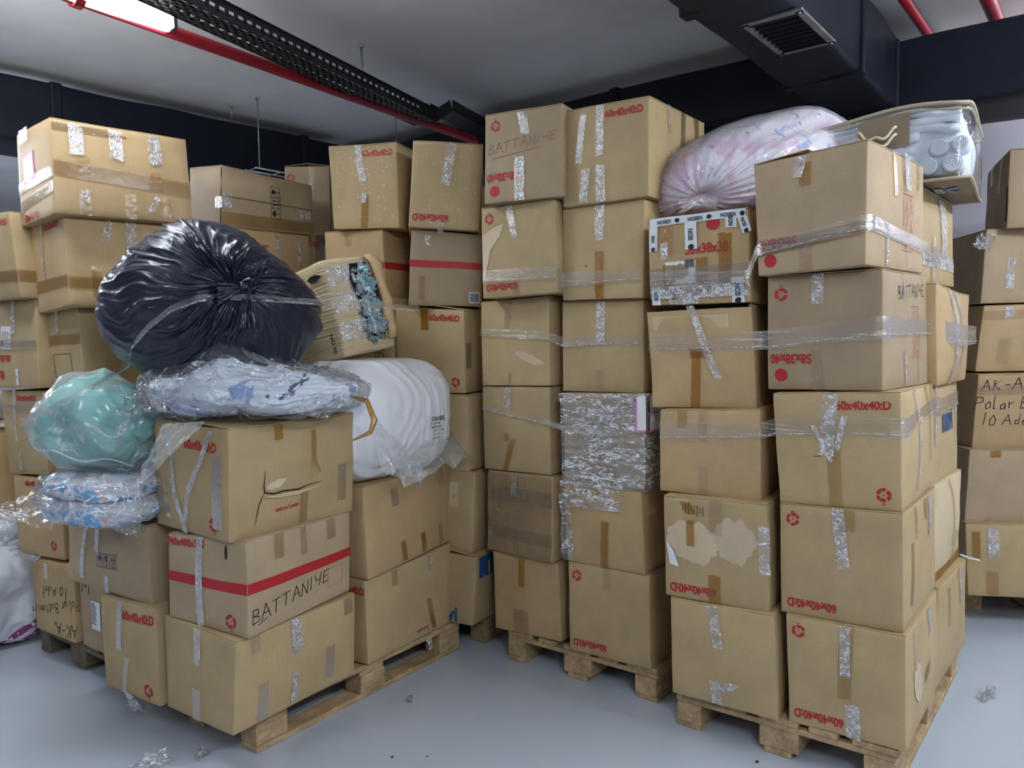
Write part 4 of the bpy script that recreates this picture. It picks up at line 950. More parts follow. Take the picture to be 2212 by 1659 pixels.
c = carton('R21', 'bottom box at the near corner of the right pallet, torn patch on its side', group=GR, bulge={'F': .006, 'R': .01})
D_print(c); ctape(c, .52, 1, .34, m='tape_brown', wdt=.046, tilt=-.05); ctape(c, .52, 1, .55, m='tape_crinkle', wdt=.034, off=.005); ctape(c, .57, .30, 0, m='tape_crinkle', wdt=.048)
c.mark(c.root, 'R', 'torn', .27, .45, .17, .5, 'card_inner', sx=.12, name='bared_ply'); ctape(c, .2, 1, .6, 'R', wdt=.03); ctape(c, .62, 1, .72, 'R', m='tape_crinkle', wdt=.05); c.mark(c.root, 'R', 'lines', .52, .42, .05, .3, 'black_ink', sx=.10, name='scuffed_print')
c = carton('R22', 'box with upside down 60x40x40:D second from the floor, right pallet front', group=GR)
D_print(c); ctape(c, .55, 1, .80, m='tape_brown', wdt=.07); ctape(c, .52, 1, .48, m='tape_crinkle', wdt=.040, tilt=.1)
ctape(c, .20, .70, .15, 'R', m='tape_amber', wdt=.03); ctape(c, .30, 1, .7, 'R', m='tape_brown', wdt=.03); ctape(c, .62, 1, .8, 'R', m='tape_amber', wdt=.03); ctape(c, .75, 1, .6, 'R', m='tape_crinkle', wdt=.05)
c = carton('R23', 'box with large upright 60x40x40:D in the middle of the right stack', group=GR, bulge={'F': .006, 'R': .02}, wear=1.4)
D_print(c, inverted=False); ctape(c, .49, .60, 0, m='tape_brown', wdt=.046); ctape(c, .45, .99, .45, m='tape_crinkle', wdt=.050, tilt=-.10)
ctape(c, .40, .72, .40, m='tape_crinkle', wdt=.014, tilt=.45, off=.008); ctape(c, .55, .80, .50, m='tape_crinkle', wdt=.020, tilt=-.25, off=.007)
c.hand(c.root, 'F', '-', .35, .44, .06, .1, thick=.04, mat='card_dark'); ctape(c, .35, 1, .1, 'R', wdt=.02, m='tape_crinkle'); ctape(c, .75, 1, .3, 'R', m='tape_brown', wdt=.04)
c = carton('R24', 'box with a red dot and BATTANİYE in black on its right side', group=GR, mat='card_grey', bulge={'F': .004, 'R': .008})
c.text(c.root, 'F', '58x38x40', .22, .27, .036, pi); c.mark(c.root, 'F', 'disc', .13, .13, .046); c.mark(c.root, 'F', 'recycle', .13, .84, .052, pi)
ctape(c, .46, 1, .74, m='tape_crinkle', wdt=.042); ctape(c, .46, .38, 0, m='tape_clear', wdt=.046)
c.hand(c.root, 'R', 'BATTANIYE', .60, .84, .045, .05, thick=.08); c.mark(c.root, 'R', 'table', .66, .48, .19, 0, 'red_thin', sx=.13, name='printed_table')
ctape(c, .40, 1, .75, 'R', m='tape_brown', wdt=.03); ctape(c, .42, .32, .03, 'R', m='tape_crinkle', wdt=.02, tilt=.3); ctape(c, .72, .32, .03, 'R', m='tape_clear', wdt=.02, tilt=.3)
c = carton('R25', 'box on top of the right stack in front of the floral bag', group=GR, mat='card_grey', bulge={'F': .004, 'R': .010}, lift=(0, .06))
c.text(c.root, 'F', '58x38x40', .20, .27, .036, pi); c.mark(c.root, 'F', 'disc', .13, .12, .046)
ctape(c, .48, .93, .72, m='tape_amber', wdt=.042); ctape(c, .43, .98, .80, m='tape_crinkle', wdt=.040, tilt=-.3, off=.006); ctape(c, .47, .30, 0, m='tape_clear', wdt=.046); c.hband(c.root, 'F', .26, .045, 'tape_brown', slope=.08)
c.mark(c.root, 'R', 'table', .66, .42, .20, 0, 'red_thin', sx=.14, name='printed_table')
ctape(c, .42, 1, .62, 'R', m='tape_amber', wdt=.030); ctape(c, .62, 1.02, .70, 'R', m='tape_crinkle', wdt=.06, off=.008); ctape(c, .30, .35, .02, 'R', m='tape_crinkle', wdt=.02, tilt=.2); ctape(c, .85, 1, .7, 'R', wdt=.03); ctape(c, .65, .35, .02, 'R', wdt=.02, tilt=.2)
c = carton('R31', 'bottom box at the far end of the right pallet side', group=GR)
ctape(c, .3, .9, .5, 'R', m='tape_brown', wdt=.04); ctape(c, .7, 1, .6, 'R', m='tape_crinkle', wdt=.04)
c = carton('R32', 'slumped box second from the floor at the far end of the right pallet', group=GR, wear=2.2, bulge={'F': .01, 'R': .03}, mat='card_pale')
ctape(c, .45, 1, .3, 'R', wdt=.04); c.hband(c.root, 'R', .08, .05, 'tape_amber'); ctape(c, .55, .45, .05, 'R', m='tape_brown', wdt=.03)
c = carton('R33', 'box with big blue letters on its side, behind the middle of the right stack', group=GR)
c.text(c.root, 'R', 'mavi', .50, .62, .10, 0, 'blue_ink', sx=.9, bold=.03); ctape(c, .1, 1, .4, 'R', m='tape_crinkle', wdt=.03); ctape(c, .85, .8, .3, 'R', m='tape_crinkle', wdt=.03)
c = carton('R34', 'orange brown bulging box wrapped in clear tape at the right stack rear', group=GR, mat='card_warm', wear=2.2, bulge={'F': .01, 'R': .035})
ctape(c, .35, 1, 0, 'R', m='tape_crinkle', wdt=.05); ctape(c, .55, 1, .2, 'R', m='tape_crinkle', wdt=.04, tilt=.1)
c = carton('R35', 'taped box directly under the baby blanket bag', group=GR, wear=1.5)
c.hband(c.root, 'R', .25, .06, 'tape_crinkle'); ctape(c, .3, .5, 0, 'R', m='tape_crinkle', wdt=.04); ctape(c, .6, .95, .3, 'R', m='tape_crinkle', wdt=.11)

c = carton('X1', 'box with big blue letters at the bottom of the shaded centre column', group=GX, lift=(.10, 0), wear=1.8)
c.text(c.root, 'F', 'mavi', .55, .13, .075, 0, 'blue_ink', sx=.95, bold=.03); c.mark(c.root, 'R', 'square', .16, .82, .11, 0, 'blue_ink', sx=.13, name='printed_block'); c.text(c.root, 'R', 'n', .16, .80, .08, 0, 'card', sx=1, bold=.0)
c = carton('X2', 'crumpled box with paper scraps in the shaded centre column', group=GX, wear=2.5, bulge={'F': .015, 'R': .01})
c.mark(c.root, 'F', 'square', .72, .70, .12, 0, 'card_pale', sx=.05, name='bared_ply'); vs, fs = [(-.5, .5), (.4, .1), (.1, -.5), (-.5, -.4)], [(0, 3, 2, 1)]
c.on_face('paper_remnant', c.root, 'paper', 'F', vs, fs, .60, .72, .11, 0, .003, .03); c.on_face('paper_remnant', c.root, 'paper', 'F', vs, fs, .60, .42, .11, 0, .003, .03)
c = carton('X3', 'box in the shaded centre column with a scrap of amber tape on its lid', group=GX)
ctape(c, .42, 1, .88, m='tape_amber', wdt=.05)
c = carton('X4', 'box with amber tape and 60x40x40:D beside the shaded gap', group=GX, lift=(.08, .0))
D_print(c, inverted=False); ctape(c, .44, 1, .74, m='tape_amber', wdt=.045); ctape(c, .05, .6, .3, 'R', wdt=.05)
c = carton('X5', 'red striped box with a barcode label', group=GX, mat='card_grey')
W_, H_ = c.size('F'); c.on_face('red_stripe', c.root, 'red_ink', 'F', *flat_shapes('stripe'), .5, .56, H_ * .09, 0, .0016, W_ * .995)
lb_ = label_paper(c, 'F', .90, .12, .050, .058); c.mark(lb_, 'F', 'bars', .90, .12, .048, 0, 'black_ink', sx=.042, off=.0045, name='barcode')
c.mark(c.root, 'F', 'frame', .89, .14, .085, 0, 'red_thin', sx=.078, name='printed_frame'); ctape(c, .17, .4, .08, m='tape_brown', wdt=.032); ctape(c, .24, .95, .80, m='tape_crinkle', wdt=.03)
c = carton('X6', 'box speckled with glints, 60x40x40:D upside down, left of the centre columns', group=GX)
c.text(c.root, 'F', '60x40x40:D', .30, .12, .036, pi); ctape(c, .52, 1, .50, m='tape_crinkle', wdt=.046, tilt=-.12); ctape(c, .45, .06, -.06, m='tape_crinkle', wdt=.03, off=.008)
def glint_specks(c, f, n, seed, lo=(.04, .04)):  # glints painted as small white flecks on the face
    rnd = random.Random(seed); vs = []; fs = []
    for k in range(n):
        u, v = rnd.uniform(lo[0], .95), rnd.uniform(lo[1], .95); r = rnd.uniform(.001, .0035); a = rnd.uniform(0, pi)
        q = [c.P(f, u + r * cos(a + i * pi / 2) * (1.8 if i % 2 else .7) / c.la, v + r * sin(a + i * pi / 2) * (1.8 if i % 2 else .7) / c.h, .002) for i in range(4)]
        b = len(vs); vs += q; fs.append((b, b + 1, b + 2, b + 3))
    o = mesh_from('painted_glints', vs, fs, 'white_tape', c.root); o['kind'] = 'stuff'
glint_specks(c, 'F', 26, 3)
c = carton('W4', 'box with ERYEK written sideways, half hidden by the crushed box', group=GX)
c.hand(c.root, 'R', 'ERYEK', .16, .42, .055, -pi / 2 + .1, thick=.06); c.hand(c.root, 'F', 'ERYEK', .80, .4, .05, -pi / 2, thick=.06)
c = carton('W5', 'red striped box marked 540x400x350 behind the crushed box', group=GX, mat='card_warm')
for f in 'FR':
    W_, H_ = c.size(f); c.on_face('red_stripe', c.root, 'red_ink', f, *flat_shapes('stripe'), .5, .475, H_ * .10, 0, .0016, W_ * .995)
c.text(c.root, 'F', '540x400x350', .74, .14, .034, pi); ctape(c, .42, 1, .78, m='tape_clear', wdt=.04); c.mark(c.root, 'R', 'frame', .25, .80, .09, 0, 'red_thin', sx=.1, name='printed_frame')
c = carton('W6', 'upper box spattered with glints and marked 60x40x40:D, right of the icon box', group=GX)
D_print(c, inverted=False, recycle=False); ctape(c, .47, 1, .55, m='tape_crinkle', wdt=.040, tilt=.12); ctape(c, .50, .40, 0, m='tape_amber', wdt=.040, tilt=-.12); ctape(c, .50, .42, .3, m='tape_crinkle', wdt=.03); glint_specks(c, 'F', 85, 8)
ctape(c, .5, 1, .6, 'R', m='tape_crinkle', wdt=.03)

c = carton('C1', 'bottom box of the far left stack with Polar Battaniye upside down', group=GC, mat='card_warm')
c.hand(c.root, 'F', 'AK-A,', .76, .14, .055, pi + .1, thick=.09); c.hand(c.root, 'F', 'Polar Battaniye', .52, .38, .050, pi + .25, thick=.075); c.hand(c.root, 'F', '10 Adet', .56, .62, .050, pi + .1, thick=.08)
ctape(c, .38, 1, .78, m='tape_brown', wdt=.034); ctape(c, .38, 1, .9, m='tape_clear', wdt=.03)
c = carton('C2', 'box with a red recycling mark above the Polar Battaniye box', group=GC, mat='card_warm')
c.text(c.root, 'F', '60x40x40:D', .50, .93, .034); c.mark(c.root, 'F', 'recycle', .80, .16, .052)
c = carton('C3', 'far left box with 60x40x40:D beside the green bag', group=GC)
c.text(c.root, 'F', '60x40x40:D', .62, .92, .034); ctape(c, .36, 1.1, .40, m='tape_crinkle', wdt=.022, off=.005); ctape(c, .38, .26, .05, m='tape_crinkle', wdt=.024); c.hband(c.root, 'F', .82, .05, 'stretch', off=.006)
c = carton('C4', 'far left box with a white label, 58x38x40 and a red dot', group=GC)
lb_ = label_paper(c, 'F', .34, .58, .095, .115, -.05); c.mark(lb_, 'F', 'lines', .34, .56, .085, -.05, 'card_grey', sx=.075, off=.0045, name='fine_print'); c.mark(lb_, 'F', 'bars', .26, .52, .03, 0, 'black_ink', sx=.02, off=.005, name='barcode')
c.text(c.root, 'F', '58x38x40', .24, .34, .036, pi); c.mark(c.root, 'F', 'disc', .20, .15, .046); ctape(c, .52, 1.0, .62, m='tape_crinkle', wdt=.03); printed_tape(c, 'F', ((.56, .22), (.56, .03)), .024, 'KI', 1)
c.hband(c.root, 'F', .5, .05, 'stretch', off=.006)
c = carton('C5', 'top box of the far left stack with a paper band of tape', group=GC)
D_print(c, inverted=False, recycle=False); c.hband(c.root, 'F', .26, .055, 'tape_brown'); c.hband(c.root, 'R', .26, .055, 'tape_brown')
c = carton('M1', 'bottom box with a barcode label behind the overhanging front box', group=GC, mat='card_grey')
lb_ = label_paper(c, 'F', .38, .48, .080, .135); c.mark(lb_, 'F', 'lines', .34, .5, .11, 0, 'black_ink', sx=.04, off=.0045, name='fine_print')
c.hand(c.root, 'F', 'M', .16, .86, .08, 0, thick=.06)
c = carton('Q4', 'box with a printed outline square left of the black bag', group=GC)
c.mark(c.root, 'F', 'frame', .55, .27, .125, 0, 'black_ink', sx=.165, name='printed_frame'); ctape(c, .18, 1, .55, m='tape_crinkle', wdt=.034, off=.005); ctape(c, .50, 1, .70, m='tape_crinkle', wdt=.03); c.hband(c.root, 'F', .62, .05, 'tape_brown'); ctape(c, .30, .42, .04, m='tape_crinkle', wdt=.03)
c = carton('Q5', 'second box down in the left stack, its front covered by the black bag', group=GC, mat='card_warm')
c.text(c.root, 'F', '60x40x40:D', .66, .93, .034); ctape(c, .40, 1, .35, m='tape_crinkle', wdt=.024, off=.005); c.hband(c.root, 'F', .28, .055, 'tape_brown'); c.hband(c.root, 'R', .26, .055, 'tape_brown')
ctape(c, .30, 1, .72, 'R', m='tape_crinkle', wdt=.03, tilt=-.2); ctape(c, .48, 1, .6, 'R', m='tape_crinkle', wdt=.05); ctape(c, .20, .45, .1, 'R', m='tape_brown', wdt=.045); ctape(c, .6, .9, .6, 'R', wdt=.04)
c = carton('Q6', 'big topmost box at the left with three creased clear tapes and a pink edged label', group=GC, mat='card_warm')
lb_ = label_paper(c, 'F', .36, .58, .150, .125, .12, 'pink_edge'); c.hand(lb_, 'F', 'I B', .36, .66, .022, .12, thick=.12); c.hand(lb_, 'F', 'Kamet', .38, .52, .026, .12, thick=.12)
for o_ in lb_.children: pass
c.text(c.root, 'F', '60x40x40:D', .34, .06, .034, pi)
for u in (.16, .44, .73): ctape(c, u, .98, .64, 'R', m='tape_crinkle', wdt=.060)
for u, v0 in ((.20, .62), (.72, .55)): ctape(c, u, v0, v0 - .18, 'R', m='tape_amber' if u > .5 else 'tape_brown', wdt=.050)
for u in (.20, .52, .80): ctape(c, u, .28, .0, 'R', m='tape_brown', wdt=.050)
ctape(c, .20, .26, .16, 'R', m='tape_crinkle', wdt=.035); ctape(c, .70, .28, .10, 'R', m='tape_crinkle', wdt=.03, tilt=-.5)
c.hband(c.root, 'R', .44, .070, 'tape_brown', slope=-.10); c.hband(c.root, 'F', .42, .05, 'tape_brown', slope=.06); c.hband(c.root, 'F', .24, .05, 'tape_brown', slope=.10); c.hband(c.root, 'R', .93, .04, 'tape_clear', u1=.45)
c.text(c.root, 'R', 'MADE IN TURKEY', .45, .90, .011, pi)
ctape(c, .30, 1.02, .85, m='wrap', wdt=.12, off=.012)
c = carton('G2', 'box lying on its side with black handling icons, behind the left stack', group=GW, mat='card_grey', wear=1.8)
for i, k in enumerate(('umbrella', 'arrows', 'glass')): c.mark(c.root, 'R', k, .56, .32 + i * .20, .062, pi / 2, 'black_ink', name='handling_icon')
c.mark(c.root, 'F', 'square', .985, .5, .31, 0, 'card_dark', sx=.010, name='open_seam'); ctape(c, .93, .5, .30, m='tape_crinkle', wdt=.06); ctape(c, .90, .45, .30, 'R', m='tape_crinkle', wdt=.07); c.hband(c.root, 'R', .50, .004, 'card_dark'); c.hband(c.root, 'R', .14, .07, 'tape_brown')
ctape(c, .05, .55, .32, 'R', m='tape_crinkle', wdt=.05)
c = carton('G1', 'taped box under the one with black handling icons', group=GW, mat='card_warm', wear=1.5)
c.text(c.root, 'R', 'MADE IN TURKEY', .45, .80, .011); ctape(c, .62, 1, .3, 'R', m='tape_crinkle', wdt=.03); ctape(c, .87, 1, .3, 'R', m='tape_crinkle', wdt=.025)
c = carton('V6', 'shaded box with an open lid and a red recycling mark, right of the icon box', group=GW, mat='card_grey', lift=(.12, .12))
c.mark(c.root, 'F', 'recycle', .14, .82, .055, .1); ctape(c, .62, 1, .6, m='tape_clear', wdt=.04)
c = carton('V5', 'shaded box with part of 60x40x40:D showing in the gap right of the icon box', group=GW)
c.text(c.root, 'R', '60x40x40:D', .16, .86, .036); c.text(c.root, 'F', '60x40x40:D', .75, .86, .036)
for k in ('S1', 'S2', 'S3', 'S4', 'S5', 'S6'): pass
c = carton('S1', 'bottom box of the stack at the right edge', group=GS)
ctape(c, .06, .9, .5, 'R', m='tape_amber', wdt=.04); ctape(c, .16, .95, .55, 'R', m='tape_crinkle', wdt=.05); ctape(c, .15, .35, .02, 'R', m='tape_brown', wdt=.06)
c = carton('S2', 'second box from the floor in the stack at the right edge', group=GS, mat='card_grey')
ctape(c, .16, 1, .90, 'R', m='tape_amber', wdt=.05); ctape(c, .14, .1, 0, 'R', wdt=.04)
c = carton('S3', 'box with AK-A Polar Battaniye 10 adet in the stack at the right edge', group=GS, mat='card_warm')
c.hand(c.root, 'R', 'AK-A', .16, .86, .060, .02, thick=.08); c.hand(c.root, 'R', 'Polar Battaniye', .36, .62, .062, .02, thick=.07); c.hand(c.root, 'R', '10 Adet', .21, .40, .058, .02, thick=.07); c.hband(c.root, 'R', .78, .05, 'tape_clear')
c = carton('S4', 'box above the AK-A one, with a strip of tape on its front', group=GS, mat='card_warm')
ctape(c, .17, .98, .8, 'R', m='tape_crinkle', wdt=.05); ctape(c, .16, .5, .1, 'R', wdt=.06); c.hband(c.root, 'R', .85, .05, 'tape_clear')
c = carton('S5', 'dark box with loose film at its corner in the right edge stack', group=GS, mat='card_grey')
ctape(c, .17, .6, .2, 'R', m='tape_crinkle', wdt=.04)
c = carton('S6', 'topmost box in the stack at the right edge, split at its corner', group=GS, mat='card_grey', wear=2)
c.mark(c.root, 'F', 'square', .97, .32, .18, 0, 'card_dark', sx=.02, name='split'); ctape(c, .3, 1, .7, m='tape_clear', wdt=.1); ctape(c, .7, 1, .5, m='tape_clear', wdt=.05)

BUR = 'boxes buried behind the visible stacks'
for k in ('W1', 'W2', 'W3', 'Q2', 'Q3', 'G11', 'G12', 'G13', 'G14', 'V1', 'V2', 'V3', 'V4', 'R41', 'R42', 'R43', 'R44', 'R45', 'B41', 'B42', 'B43') + tuple('Y7%d' % i for i in range(1, 7)) + tuple('X7%d' % i for i in range(1, 7)):
    carton(k, 'plain cardboard box buried behind the visible stacks', group=BUR, flaps=False, wear=.7)
BOX['F1'] = (-2.98, 3.86, .92, .5, .60, .58, .52, '')
c = carton('F1', 'brown box lying on the white sacks at the left edge', group=GC, mat='card_warm', wear=1.5)
ctape(c, .8, .4, .2, 'R', m='tape_crinkle', wdt=.05)
# ------------------------------------------------------------------ bags and bundles
def smooth(a, b, x): t_ = max(0, min(1, (x - a) / (b - a))); return t_ * t_ * (3 - 2 * t_)
def frame_to(d):
    z = Vector(d).normalized(); a = Vector((0, 0, 1)) if abs(z.z) < .9 else Vector((1, 0, 0))
    x = a.cross(z).normalized(); return x, z.cross(x), z
def blob(name, mat, root, axes, pole=(0, 0, 1), disp=None, nu=96, nv=64, rot=None, power=2.0, floor=None, grade=1.0, shape=None):
    """closed soft body around the root; pole is where the pleats run together; disp(t, phi, dir) moves it along its normal"""
    X, Y, Z = frame_to(pole); vs = []; fs = []
    for j in range(nv + 1):
        t_ = pi * (j / nv) ** grade
        for i in range(nu):
            ph = 2 * pi * i / nu
            d = X * (sin(t_) * cos(ph)) + Y * (sin(t_) * sin(ph)) + Z * cos(t_)
            k = (abs(d.x) ** power + abs(d.y) ** power + abs(d.z) ** power) ** (-1 / power)
            p = Vector((d.x * k * axes[0], d.y * k * axes[1], d.z * k * axes[2]))
            nrm = Vector((d.x / axes[0], d.y / axes[1], d.z / axes[2])).normalized()
            if disp: p = p + nrm * disp(t_, ph, d)
            if shape: p = shape(p)
            if rot: p = rot @ p
            if floor is not None and p.z < floor + .04: p.z = floor + max(0, (p.z - floor + .04)) * .5 if p.z > floor - .04 else floor + .0 * p.z
            vs.append(p)
    for j in range(nv):
        for i in range(nu):
            a = j * nu + i; b = j * nu + (i + 1) % nu; fs.append((a, a + nu, b + nu, b))
    return mesh_from(name, vs, fs, mat, root, smooth=True)
def ridge(x): return 1 - abs(sin(x))
def nz(d, s, o=0): return noise.noise(Vector(d) * s + Vector((o, o * 1.3, o * .7)))

# black refuse sack
t = thing('refuse_bag', 'huge shiny black refuse bag knotted at its front, lying on the quilt and green bags', 'bag', (-1.215, 3.20, 1.70))
def d_black(t_, ph, d):
    e = smooth(.03, .30, t_) * math.exp(-t_ * 1.05)
    tw = ph + .25 * noise.noise(Vector((t_ * 1.6, cos(ph) * 2, sin(ph) * 2))) + .35 * t_
    sharp = lambda x: (1 - abs(sin(x))) ** 1.6
    p = .040 * sharp(tw * 5.5 + 1.5 * nz(d, 2)) + .026 * sharp(tw * 12.5 + 2 * nz(d, 3, 4)) + .014 * sharp(tw * 27 + 2 * nz(d, 5, 8)) + .007 * sharp(tw * 53)
    mod = .45 + 1.1 * max(0, nz(d, 2.2, 9) + .3)
    big = .05 * nz(d, 1.3, 3) + .006 * nz(d, 4, 5)
    dip = -.075 * math.exp(-(t_ / .16) ** 1.3)
    return p * e * mod * .95 + big + dip
def s_black(p):
    if p.x > 0 and p.z > -.05: p.z = -.05 + (p.z + .05) * (1 - .42 * (p.x / .42) ** 1.4)
    if p.x < 0: p.z *= 1 - .10 * (p.x / .42) ** 2
    return p
bagb = blob('bag_film', 'black_plastic', t, (.405, .36, .335), (.50, -.82, .24), d_black, 420, 190, floor=-.31, grade=1.25, power=2.1, shape=s_black)
kp = Vector((.262, -.300, .060))
mb = MB()
def knot(mb, c, out, s, seed=1):
    X, Y, Z = frame_to(out); rnd = random.Random(seed)
    for k in range(3):
        pts = []; 
        for i in range(17):
            a = 2 * pi * i / 16 + k; pts.append(c + X * (s * .9 * cos(a)) + Y * (s * .6 * sin(a + k)) + Z * (s * .5 * sin(2 * a + k)))
        mb.tube(pts, s * .38, 8)
def ear(mb, c, direction, spread, ln, wd, seed):
    """a crumpled fan of film leaving the knot"""
    dv = Vector(direction).normalized(); sd = Vector(spread).normalized(); n, m = 14, 12; base = len(mb.v); nn = dv.cross(sd)
    for j in range(n + 1):
        t_ = j / n
        for i in range(m + 1):
            q = i / m - .5
            mb.v.append(Vector(c) + dv * (ln * t_) + sd * (q * wd * (.15 + t_)) + nn * (.018 * t_ * sin(q * 22 + seed) + .012 * noise.noise((q * 5, t_ * 4, seed))))
    for j in range(n):
        for i in range(m): a = base + j * (m + 1) + i; mb.f.append((a, a + 1, a + m + 2, a + m + 1))
knot(mb, kp + Vector((-.005, -.01, 0)), (.46, -.86, .2), .026)
kb = mb.build('knot', 'black_plastic', t, smooth=True)
mb = MB(); ear(mb, kp + Vector((-.02, -.02, -.01)), (-.5, -.35, -.18), (0, .1, 1), .10, .08, 2); ear(mb, kp + Vector((.01, -.02, 0)), (.3, -.2, .5), (1, 0, 0), .07, .06, 5); ear(mb, kp + Vector((0, -.02, -.01)), (.05, -.25, -.8), (1, .1, 0), .16, .05, 7)
mb.build('tied_ends', 'black_plastic', t, smooth=True).modifiers.new('s', 'SOLIDIFY').thickness = .002

# green contents in a milky bag
t = thing('milky_bag', 'milky plastic bag stuffed with green cloth, beside the battered box', 'bag', (-1.635, 3.13, 1.225))
Rg = Matrix.Rotation(.25, 3, 'Y') @ Matrix.Rotation(-.3, 3, 'Z')
def d_green(t_, ph, d): return .035 * nz(d, 1.8, 2) + .012 * ridge(4 * nz(d, 2.5, 5)) 
blob('green_contents', 'green_cloth', t, (.220, .205, .172), (1, -.4, .1), d_green, 120, 80, rot=Rg, power=2.3)
def d_gfilm(t_, ph, d): return .010 + .035 * nz(d, 1.8, 2) + .014 * ridge(5 * nz(d, 1.7, 7)) + .006 * ridge(ph * 7 + 3 * nz(d, 2, 1)) * math.exp(-t_)
blob('bag_film', 'milky_bag', t, (.232, .215, .180), (1, -.4, .1), d_gfilm, 200, 120, rot=Rg, power=2.5)
mb = MB(); pts = []
for i in range(30):
    q = i / 29; a = -2.75 + 2.0 * q
    pts.append(Vector((.262 * cos(a), .245 * sin(a), -.03 - .10 * q + .010 * sin(q * 17))))
mb.tube(pts, .0035, 8); mb.build('bag_hem', 'milky_bag', t, smooth=True)

# zip bag of printed cloths
t = thing('zip_bag', 'clear zip bag of blue and pink printed cloths under the green bag', 'bag', (-1.60, 3.07, .962))
Rz = Matrix.Rotation(-.45, 3, 'Z')
for k, (z, sx) in enumerate(((-.045, 1.0), (.045, .95))):
    def dz_(t_, ph, d, k=k): return .012 * nz(d, 3, 3 + k) + .006 * ridge(d.x * 40 + 5 * nz(d, 3, k)) * (1 - abs(d.z))
    o = blob('folded_cloth', 'towels', t, (.225 * sx, .19, .055), (0, 0, 1), dz_, 120, 50, rot=Rz, power=3)
    o.location.z = z
blob('zip_bag_film', 'clear_bag', t, (.27, .22, .105), (0, 0, 1), lambda t_, ph, d: .02 * nz(d, 3.5, 5) + .012 * ridge(5 * nz(d, 2.5, 1)), 140, 70, rot=Rz, power=2.6)
def sheet(name, mat, root, A, B, Cc, D, n=24, m=24, amp=.012, fr=6, seed=0, solid=0):
    """a crumpled sheet of film between four corners"""
    vs = []; fs = []; A, B, Cc, D = map(Vector, (A, B, Cc, D)); nn = (B - A).cross(D - A).normalized()
    for j in range(m + 1):
        for i in range(n + 1):
            u, v = i / n, j / m; p = A * (1 - u) * (1 - v) + B * u * (1 - v) + Cc * u * v + D * (1 - u) * v
            vs.append(p + nn * (amp * (noise.noise(Vector((u * fr, v * fr, seed))) + .5 * noise.noise(Vector((u * fr * 3, v * fr * 3, seed))))) + (B - A).normalized() * amp * .8 * noise.noise(Vector((u * 3, v * fr, seed + 5))))
    for j in range(m):
        for i in range(n): a = j * (n + 1) + i; fs.append((a, a + 1, a + n + 2, a + n + 1))
    return mesh_from(name, vs, fs, mat, root, smooth=True, solid=solid)
sheet('bag_mouth', 'clear_bag', t, (-.40, -.12, -.045), (-.08, -.26, -.085), (-.05, -.10, .09), (-.22, .04, .06), amp=.02)
sheet('zip_strip', 'milky_bag', t, (-.405, -.125, -.052), (-.16, -.275, -.045), (-.15, -.265, -.020), (-.385, -.115, -.025), amp=.006)
sheet('bag_corner', 'clear_bag', t, (.10, -.24, -.03), (.24, -.20, -.03), (.22, -.24, -.115), (.15, -.26, -.09), amp=.015)

# clear bag with a quilt
t = thing('quilt_bag', 'crumpled clear bag with a pale blue flowered quilt on the battered box', 'bag', (-1.02, 3.06, 1.355))
Rq = Matrix.Rotation(-.12, 3, 'Z')
def s_quilt(p):
    k = 1.30 - .62 * abs(p.x / .4 + .12) ** 1.6
    if p.z > 0: p.z *= max(.5, k)
    return p
def d_q(t_, ph, d): return .05 * nz(d, 1.6, 3) + .012 * ridge(6 * nz(d, 2.4, 8)) + .006 * ridge(d.z * 14) * (1 - abs(d.z))
blob('quilt', 'quilt_blue', t, (.38, .25, .090), (0, 0, 1), d_q, 160, 80, rot=Rq, power=2.4, floor=-.098, shape=s_quilt)
def d_qf(t_, ph, d): return .014 + .05 * nz(d, 1.6, 3) + .022 * ridge(6 * nz(d, 1.7, 4)) + .008 * ridge(7 * nz(d, 4, 2))
blob('bag_film', 'clear_bag', t, (.405, .27, .100), (0, 0, 1), d_qf, 300, 140, rot=Rq, power=2.5, floor=-.103, shape=s_quilt)
sheet('bag_mouth', 'clear_bag', t, (-.42, -.20, -.08), (-.20, -.30, -.03), (-.16, -.08, .15), (-.43, -.02, .03), 36, 36, amp=.05, fr=5, seed=3)
sheet('bag_mouth', 'clear_bag', t, (-.20, -.28, .03), (.02, -.26, .07), (.04, -.02, .12), (-.18, .0, .14), 36, 36, amp=.04, fr=5, seed=9)
sheet('bag_corner', 'milky_bag', t, (-.20, -.33, -.085), (-.05, -.34, -.08), (-.255, -.395, -.285), (-.275, -.385, -.27), amp=.012, seed=5)
sheet('bag_corner', 'clear_bag', t, (.30, -.16, .05), (.42, -.08, -.02), (.34, -.22, -.09), (.22, -.27, -.06), amp=.02, seed=6)
mb = MB(); pts = [(.40, -.06, -.02), (.47, -.10, -.045), (.50, -.12, -.10), (.485, -.13, -.15), (.42, -.14, -.19)]
mb.tube([Vector(p) + Vector((0, 0, .01 * sin(i * 2))) for i, p in enumerate(pts)], [.006, .010, .012, .009, .003], 6); mb.build('amber_tape_tail', 'tape_amber', t, smooth=True)

